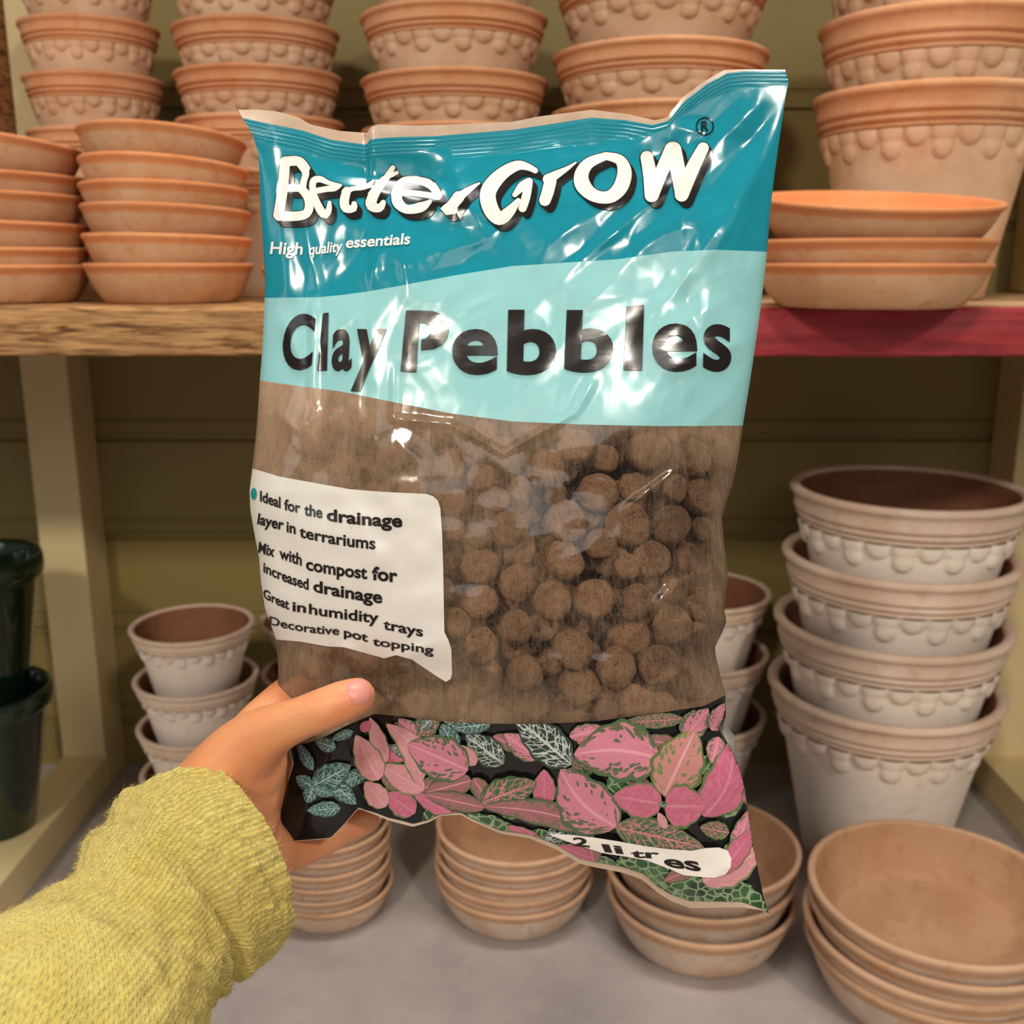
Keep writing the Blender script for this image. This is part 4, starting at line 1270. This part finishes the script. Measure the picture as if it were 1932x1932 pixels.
# --- back panel
def back_panel():
    nU, nV = 110, 150
    U, T = np.meshgrid(np.linspace(0, 1, nU + 1), np.linspace(0, 1, nV + 1))
    x = 500 + U * 900
    for _ in range(40):
        y = cv(0, x) * (1 - T) + cv(7, x) * T
        x = 0.5 * x + 0.5 * (Lx(y) * (1 - U) + Rx(y) * U)
    y = cv(0, x) * (1 - T) + cv(7, x) * T
    e = np.clip(4 * U * (1 - U), 0, 1) ** 0.55
    w = TH_BACK * e * np.interp(T, _vg, _vp) + 0.0006
    w = w + np.minimum(1, np.minimum(U, 1 - U) * 14) * np.clip(np.minimum(T, 1 - T) * 20, 0, 1) * 0.002 * (ridged(x / 120, y / 120) - 0.5)
    # the back film shows as a white sliver beside the leaf print
    bulge = np.exp(-((y - 1385) / 26) ** 2) * np.exp(-((1 - U) / 0.03) ** 2)
    x = x + 20 * bulge
    # seams share the front film's edge depth
    edge = height(x.ravel(), y.ravel()).reshape(x.shape)
    m = np.clip(T * 30, 0, 1) * np.clip((1 - T) * 30, 0, 1)
    w = w * m - (1 - m) * (edge - 0.0004)
    pts = cam_pts(x.ravel(), y.ravel(), BD + w.ravel()) - BAGLOC
    fs = []
    for j in range(nV):
        for i in range(nU):
            a = j * (nU + 1) + i
            fs.append((a, a + 1, a + nU + 2, a + nU + 1))
    fm = [1 if y.ravel()[f[0]] > 1345 else 0 for f in fs]
    return link_mesh('back_panel', pts, fs, [M_BACK, M_WHITE], bag, True, None, fm)
back_panel()['label'] = 'white back film'

# ------------------------------------------------------------------ clay pebbles inside the bag
peb_meshes = []
for q in range(8):
    bm = bmesh.new()
    bmesh.ops.create_icosphere(bm, subdivisions=4, radius=1.0)
    sx, sy, sz = 1 + random.uniform(-.1, .1), 1 + random.uniform(-.14, .05), 1 + random.uniform(-.1, .1)
    for v in bm.verts:
        n = v.co.normalized()
        r = 1 + 0.10 * mnoise.noise(n * 1.6 + Vector((q * 7, 0, 0))) + 0.035 * mnoise.noise(n * 5 + Vector((0, q * 5, 0)))
        v.co = Vector((n.x * r * sx, n.y * r * sy, n.z * r * sz))
    me = bpy.data.meshes.new('clay_pebble')
    bm.to_mesh(me); bm.free()
    me.materials.append(M_PEBBLE)
    me.polygons.foreach_set('use_smooth', [True] * len(me.polygons))
    peb_meshes.append(me)
H1 = lambda x, y, r: (470 + x / 3.864, 710 + y / 3.864, r / 3.864)
H2 = lambda x, y, r: (930 + x / 3.864, 780 + y / 3.864, r / 3.864)
H3 = lambda x, y, r: (820 + x / 3.331, 1050 + y / 3.331, r / 3.331)
front = [H2(600, 230, 148), H2(1130, 270, 162), H2(1455, 325, 148), H2(385, 400, 150), H2(765, 580, 148), H2(1515, 610, 158), H2(985, 810, 155), H2(1295, 815, 148), H2(530, 790, 155), H2(120, 830, 140), H2(1155, 1060, 148), H2(1410, 1050, 110), H2(850, 1040, 150), H2(520, 1075, 138), H2(1660, 330, 100), H2(1560, 930, 110),
         H3(290, 285, 112), H3(515, 400 - 235, 118), H3(740, 275, 126), H3(1005, 265, 138), H3(1262, 285, 122), H3(510, 445, 112), H3(870, 580, 130), H3(1140, 695, 130), H3(1400, 680, 132), H3(1225, 490, 135), H3(1495, 430, 125), H3(1660, 590, 115), H3(565, 730, 122), H3(910, 810, 138), H3(870, 975, 138), H3(1250, 930, 118), H3(285, 60, 118), H3(125, 410, 100), H3(295, 560, 118), H3(320, 750, 115), H3(630, 930, 105), H3(1640, 800, 115), H3(80, 990, 80), H3(315, 985, 85),
         H1(870, 340, 115), H1(1050, 560, 130), H1(1270, 450, 108), H1(1450, 670, 118), H1(1690, 740, 112), H1(1190, 830, 118), H1(680, 330, 100), H1(1500, 930, 105), H1(1850, 560, 120), H1(500, 480, 110), H1(300, 330, 110), H1(250, 560, 105), H1(700, 640, 105)]
placed = []
def depth_front(px, py):
    return BD - float(height(np.array([px]), np.array([py]))[0])
_dirs = []
for _a in np.linspace(0, 2 * math.pi, 13)[:-1]:
    for _t in (35, 65, 90):
        _dirs.append((math.cos(_a) * math.sin(math.radians(_t)), math.sin(_a) * math.sin(math.radians(_t)), -math.cos(math.radians(_t))))
_dirs.append((0, 0, -1))
_dirs = np.array(_dirs)
def back_depth(px, py):
    l, rr_ = Lx(py), Rx(py)
    u = np.clip((px - l) / (rr_ - l), 0, 1)
    tp, bt = cv(0, px), cv(7, px)
    v = np.clip((py - tp) / (bt - tp), 0, 1)
    return BD + TH_BACK * (4 * u * (1 - u)) ** 0.55 * np.interp(v, _vg, _vp)
def try_place(px, py, rpx, extra, tol):
    """rest the pebble just behind the film wherever its surface reaches"""
    d = depth_front(px, py) + rpx * BD / F * 0.5
    r = rpx * d / F
    sx = px + _dirs[:, 0] * rpx * 1.02; sy = py + _dirs[:, 1] * rpx * 1.02
    l, rr_ = Lx(sy), Rx(sy)
    if np.any(sx < l + np.where(sx < 620, 26, 13)) or np.any(sx > rr_ - 13): return False
    need = BD - height(sx, sy) + 0.0012 - _dirs[:, 2] * r * 1.06
    d = float(need.max()) + extra
    r = rpx * d / F
    if d + r > float(back_depth(np.array([px]), np.array([py]))[0]) + 0.003: return False
    p = CP(px, py, d)
    for (q, rq) in placed:
        if (p - q).length < (r + rq) * tol:
            return False
    placed.append((p, r))
    return True
for (px, py, r) in front:
    done = False
    for sc_ in (0.98, 0.84, 0.7):
        for ex in (0, 0.003, 0.006, 0.010, 0.014):
            if not done and try_place(px, py, r * 1.04 * sc_, ex, 0.90):
                done = True
rp = random.Random(5)
fillers = 0
for k2 in range(9000):
    if len(placed) > 260: break
    py = rp.uniform(790, 1350)
    l, r_ = float(Lx(np.array([py]))[0]), float(Rx(np.array([py]))[0])
    rad = rp.uniform(24, 42)
    px = rp.uniform(l + rad, r_ - rad)
    ex = rp.choice((0.0, 0.0, 0.004, 0.008, 0.013, 0.018, 0.024, 0.03))
    try_place(px, py, rad, ex, 0.92)
pg = 'loose clay pebbles in the bag'
plabel = 'round brown fired clay pebble among many alike inside the clear window of the bag'
for i, (p, r) in enumerate(placed):
    o = bpy.data.objects.new('clay_pebble', peb_meshes[i % 8])
    o.location = p
    o.scale = (r, r, r)
    o.rotation_euler = (rp.uniform(0, 6), rp.uniform(0, 6), rp.uniform(0, 6))
    COL.objects.link(o)
    tag(o, plabel, 'pebble', pg)
print('pebbles', len(placed))

# ------------------------------------------------------------------ the hand and sleeve
def chain_spheres(bm, pts):
    """pts: (px, py, depth, radius px); spheres strung closely along a smooth curve"""
    W = [np.array(list(CP(p[0], p[1], p[2])) + [p[3] * p[2] / F]) for p in pts]
    for i in range(len(W) - 1):
        p0 = W[max(i - 1, 0)]; p1 = W[i]; p2 = W[i + 1]; p3 = W[min(i + 2, len(W) - 1)]
        n = max(2, int(np.linalg.norm((p2 - p1)[:3]) / 0.0018))
        for k2 in range(n + (1 if i == len(W) - 2 else 0)):
            t = k2 / n
            q = 0.5 * ((2 * p1) + (-p0 + p2) * t + (2 * p0 - 5 * p1 + 4 * p2 - p3) * t * t + (-p0 + 3 * p1 - 3 * p2 + p3) * t ** 3)
            bmesh.ops.create_icosphere(bm, subdivisions=2, radius=max(q[3], 0.002), matrix=Matrix.Translation(q[:3]))
bm = bmesh.new()
D = 0.420
TD = [(674, 1313, 0.4105, 37), (650, 1322, 0.4085, 41), (612, 1338, 0.4085, 43), (560, 1358, 0.412, 43), (505, 1383, 0.420, 54), (455, 1425, 0.428, 70), (415, 1480, 0.432, 84), (375, 1535, 0.434, 88), (300, 1610, 0.43, 92)]
chain_spheres(bm, TD)                                             # thumb, ball of the thumb, wrist
chain_spheres(bm, [(375, 1535, 0.434, 88), (440, 1520, 0.436, 80), (475, 1480, 0.440, 62), (498, 1455, 0.458, 44)])   # palm
chain_spheres(bm, [(385, 1545, 0.436, 88), (450, 1550, 0.438, 74), (470, 1545, 0.446, 58), (492, 1532, 0.460, 40)])
chain_spheres(bm, [(415, 1480, 0.436, 80), (470, 1415, 0.445, 66), (505, 1365, 0.455, 56)])
chain_spheres(bm, [(430, 1470, 0.432, 76), (480, 1450, 0.434, 62), (490, 1437, 0.443, 50)])
chain_spheres(bm, [(430, 1500, 0.432, 76), (470, 1490, 0.4365, 60), (486, 1480, 0.443, 50)])
chain_spheres(bm, [(420, 1530, 0.432, 76), (465, 1525, 0.438, 58), (480, 1515, 0.445, 46)])
chain_spheres(bm, [(497, 1415, 0.445, 48), (492, 1470, 0.445, 47), (484, 1525, 0.447, 44)])
chain_spheres(bm, [(470, 1440, 0.4365, 60), (468, 1490, 0.4370, 60), (460, 1540, 0.438, 58)])
# index, middle, ring, little finger: behind the bag, curling towards its back
def finger(pts):
    chain_spheres(bm, pts)
finger([(470, 1415, 0.446, 64), (520, 1340, 0.460, 46), (585, 1290, 0.482, 42), (650, 1265, 0.496, 39), (705, 1255, 0.502, 34)])
finger([(475, 1450, 0.456, 50), (545, 1405, 0.484, 42), (625, 1365, 0.496, 42), (705, 1350, 0.500, 39), (765, 1348, 0.502, 34)])
finger([(470, 1500, 0.456, 50), (545, 1480, 0.482, 42), (630, 1455, 0.490, 41), (700, 1445, 0.493, 38), (750, 1442, 0.495, 33)])
finger([(460, 1560, 0.444, 62), (498, 1600, 0.456, 54), (540, 1604, 0.470, 44), (600, 1585, 0.484, 36), (650, 1560, 0.490, 33), (690, 1545, 0.490, 29)])
me = bpy.data.meshes.new('person_raw')
bm.to_mesh(me); bm.free()
tmp = bpy.data.objects.new('person_raw', me)
COL.objects.link(tmp)
rm = tmp.modifiers.new('remesh', 'REMESH'); rm.mode = 'VOXEL'; rm.voxel_size = 0.0013
sm = tmp.modifiers.new('smooth', 'SMOOTH'); sm.factor = 0.6; sm.iterations = 14
bpy.context.view_layer.update()
dg = bpy.context.evaluated_depsgraph_get()
hm = bpy.data.meshes.new_from_object(tmp.evaluated_get(dg))
bpy.data.objects.remove(tmp); bpy.data.meshes.remove(me)
hm.name = 'person'
HLOC = Vector(CP(420, 1560, 0.43))
for v in hm.vertices:
    v.co = v.co - HLOC
hm.materials.clear(); hm.materials.append(M_SKIN)
hm.polygons.foreach_set('use_smooth', [True] * len(hm.polygons))
person = bpy.data.objects.new('person', hm)
person.location = HLOC
COL.objects.link(person)
tag(person, 'left hand of a person in a chartreuse knit sweater gripping the lower bag edge', 'person')
# thumbnail
bvh = BVHTree.FromPolygons([v.co + HLOC for v in hm.vertices], [tuple(p.vertices) for p in hm.polygons])
nv, nfc, NR, NA = [], [], 6, 28
cx0, cy0 = 678, 1305
ax = np.array([math.cos(math.radians(-22)), math.sin(math.radians(-22))]); ay = np.array([-ax[1], ax[0]])
for j in range(NR + 1):
    for i in range(NA):
        a = 2 * math.pi * i / NA
        ex = abs(math.cos(a)) ** 0.75 * math.copysign(1, math.cos(a)); ey = abs(math.sin(a)) ** 0.75 * math.copysign(1, math.sin(a))
        q = np.array([cx0, cy0]) + (ax * ex * 24 + ay * ey * 27) * j / NR
        dr = ray(q[0], q[1]).normalized()
        hit = bvh.ray_cast(CAM, dr)
        if hit[0] is None:
            hit = bvh.find_nearest(Vector(CP(q[0], q[1], 0.405)))
        h = 0.0007 * (1 - (j / NR) ** 4) + (-0.0002 if j == NR else 0.0001)
        nv.append(hit[0] + (-dr) * h * 0.5 + hit[1] * h * 0.5 - HLOC)
for j in range(NR):
    for i in range(NA):
        nfc.append((j * NA + i, j * NA + (i + 1) % NA, (j + 1) * NA + (i + 1) % NA, (j + 1) * NA + i))
nail = link_mesh('thumbnail', nv, nfc, M_NAIL, person)
nail['label'] = 'pale pink thumbnail'
# sleeve
SA = [(362, 1450), (310, 1466), (262, 1484), (215, 1522), (180, 1560), (160, 1608), (110, 1662), (50, 1708), (0, 1732), (-120, 1800), (-300, 1900)]
SB = [(527, 1783), (502, 1808), (474, 1830), (442, 1852), (414, 1872), (398, 1900), (384, 1942), (366, 1992), (340, 2050), (250, 2190), (90, 2380)]
SD = [0.428, 0.424, 0.419, 0.414, 0.409, 0.404, 0.396, 0.388, 0.380, 0.360, 0.330]
NA_, NL = 300, 220
sv, sf, suv = [], [], []
def catmull(arr, t):
    arr = np.asarray(arr, float)
    n = len(arr) - 1
    i = min(int(t), n - 1); f = t - i
    p0, p1, p2, p3 = arr[max(i - 1, 0)], arr[i], arr[i + 1], arr[min(i + 2, n)]
    return 0.5 * ((2 * p1) + (-p0 + p2) * f + (2 * p0 - 5 * p1 + 4 * p2 - p3) * f * f + (-p0 + 3 * p1 - 3 * p2 + p3) * f ** 3)
def sleeve_ring(tt, shrink=1.0):
    a, b, d = catmull(SA, tt), catmull(SB, tt), float(catmull(np.array(SD)[:, None], tt)[0])
    pa, pb = CP(a[0], a[1], d), CP(b[0], b[1], d)
    c = (pa + pb) / 2
    ex = (pa - pb) / 2
    half = ex.length
    view = (c - CAM).normalized()
    # the near side of the cuff is drawn a little towards the fingers
    ax_dir = (ex.cross(view)).normalized()
    if ax_dir.x < 0: ax_dir = -ax_dir
    return c, ex * shrink, (-view * 0.80 + ax_dir * 0.42) * half * 0.95 * shrink, ax_dir
arc = np.linspace(0, len(SA) - 1, NL + 1)
rows_ = []
for j, tt in enumerate(arc):
    c, ex, ey, axd = sleeve_ring(tt)
    rows_.append((c, ex, ey, axd))
inner_rows = [(0.9, 0.35), (0.93, 0.12)]
order = [(sleeve_ring(0.9, 0.90), 0.0, 0), (sleeve_ring(0.45, 0.91), 0.0, 0), (sleeve_ring(0.12, 0.935), 0.0, 0), (sleeve_ring(0.0, 0.965), 0.0, 0)] + [(r, arc[j], 1) for j, r in enumerate(rows_)]
for (c, ex, ey, axd), tt, outer in order:
    for i in range(NA_):
        a = 2 * math.pi * i / NA_
        dirv = ex * math.cos(a) + ey * math.sin(a)
        k2 = 1.0
        h = 0.0
        if outer:
            rib = 0.5 + 0.5 * math.cos(a * 46 + 0.6 * math.sin(tt * 2.2))
            ribw = max(0.0, 1 - max(0, tt - 1.7) / 0.6)
            stw = 1 - ribw
            h += 0.0007 * rib * ribw
            p = Vector((math.cos(a) * 3, math.sin(a) * 3, tt * 1.0))
            h += 0.0016 * mnoise.noise(p * 1.3) + 0.0010 * mnoise.noise(p * Vector((6, 6, 4)).length / 4) + 0.0005 * mnoise.noise(p * 9)
            # soft gathers across the arm
            h += 0.0022 * math.exp(-((tt - 2.6 - 0.5 * math.sin(a)) / 0.28) ** 2) - 0.0028 * math.exp(-((tt - 3.4 - 0.6 * math.sin(a * 1.0 + .4)) / 0.3) ** 2) + 0.0025 * math.exp(-((tt - 4.3 - 0.7 * math.sin(a + .8)) / 0.35) ** 2)
            h -= 0.0022 * math.exp(-((tt - 5.6 - 0.6 * math.sin(a + .2)) / 0.35) ** 2)
            if tt < 0.15: h -= 0.0012 * (1 - tt / 0.15)
        sv.append(c + dirv + dirv.normalized() * h - HLOC)
        suv.append((i / NA_, tt * 0.11))
for j in range(len(order) - 1):
    for i in range(NA_):
        i2 = (i + 1) % NA_
        sf.append((j * NA_ + i, (j + 1) * NA_ + i, (j + 1) * NA_ + i2, j * NA_ + i2))
# woollen fuzz: short fine fibres rooted in the knit
rf = random.Random(3)
nbase = len(sv)
for q in range(15000):
    j = rf.randint(5, int(NL * 0.86)); i = rf.randint(0, NA_ - 1)
    root = sv[j * NA_ + i]
    c = order[j][0][0] - HLOC
    nrm = (root - c).normalized()
    axd = order[j][0][3]
    tdir = (nrm.cross(axd))
    d1 = (nrm * rf.uniform(0.15, 0.8) + axd * rf.uniform(-1, 1) + tdir * rf.uniform(-1, 1)).normalized()
    d2 = (d1 + axd * rf.uniform(-.8, .8) - nrm * rf.uniform(0, .6)).normalized()
    Ln = rf.uniform(0.0012, 0.0034)
    w = axd.cross(d1).normalized() * 0.00006
    a = len(sv)
    m = root + d1 * Ln * 0.6
    e = m + d2 * Ln * 0.5
    sv += [root - w, root + w, m + w, m - w, e]
    suv += [(0.3, 0.3)] * 5
    sf += [(a, a + 1, a + 2, a + 3), (a + 3, a + 2, a + 4)]
sleeve = link_mesh('sweater_sleeve', sv, sf, M_KNIT, person, uvs=suv)
sleeve['label'] = 'fuzzy chartreuse ribbed knit sleeve'
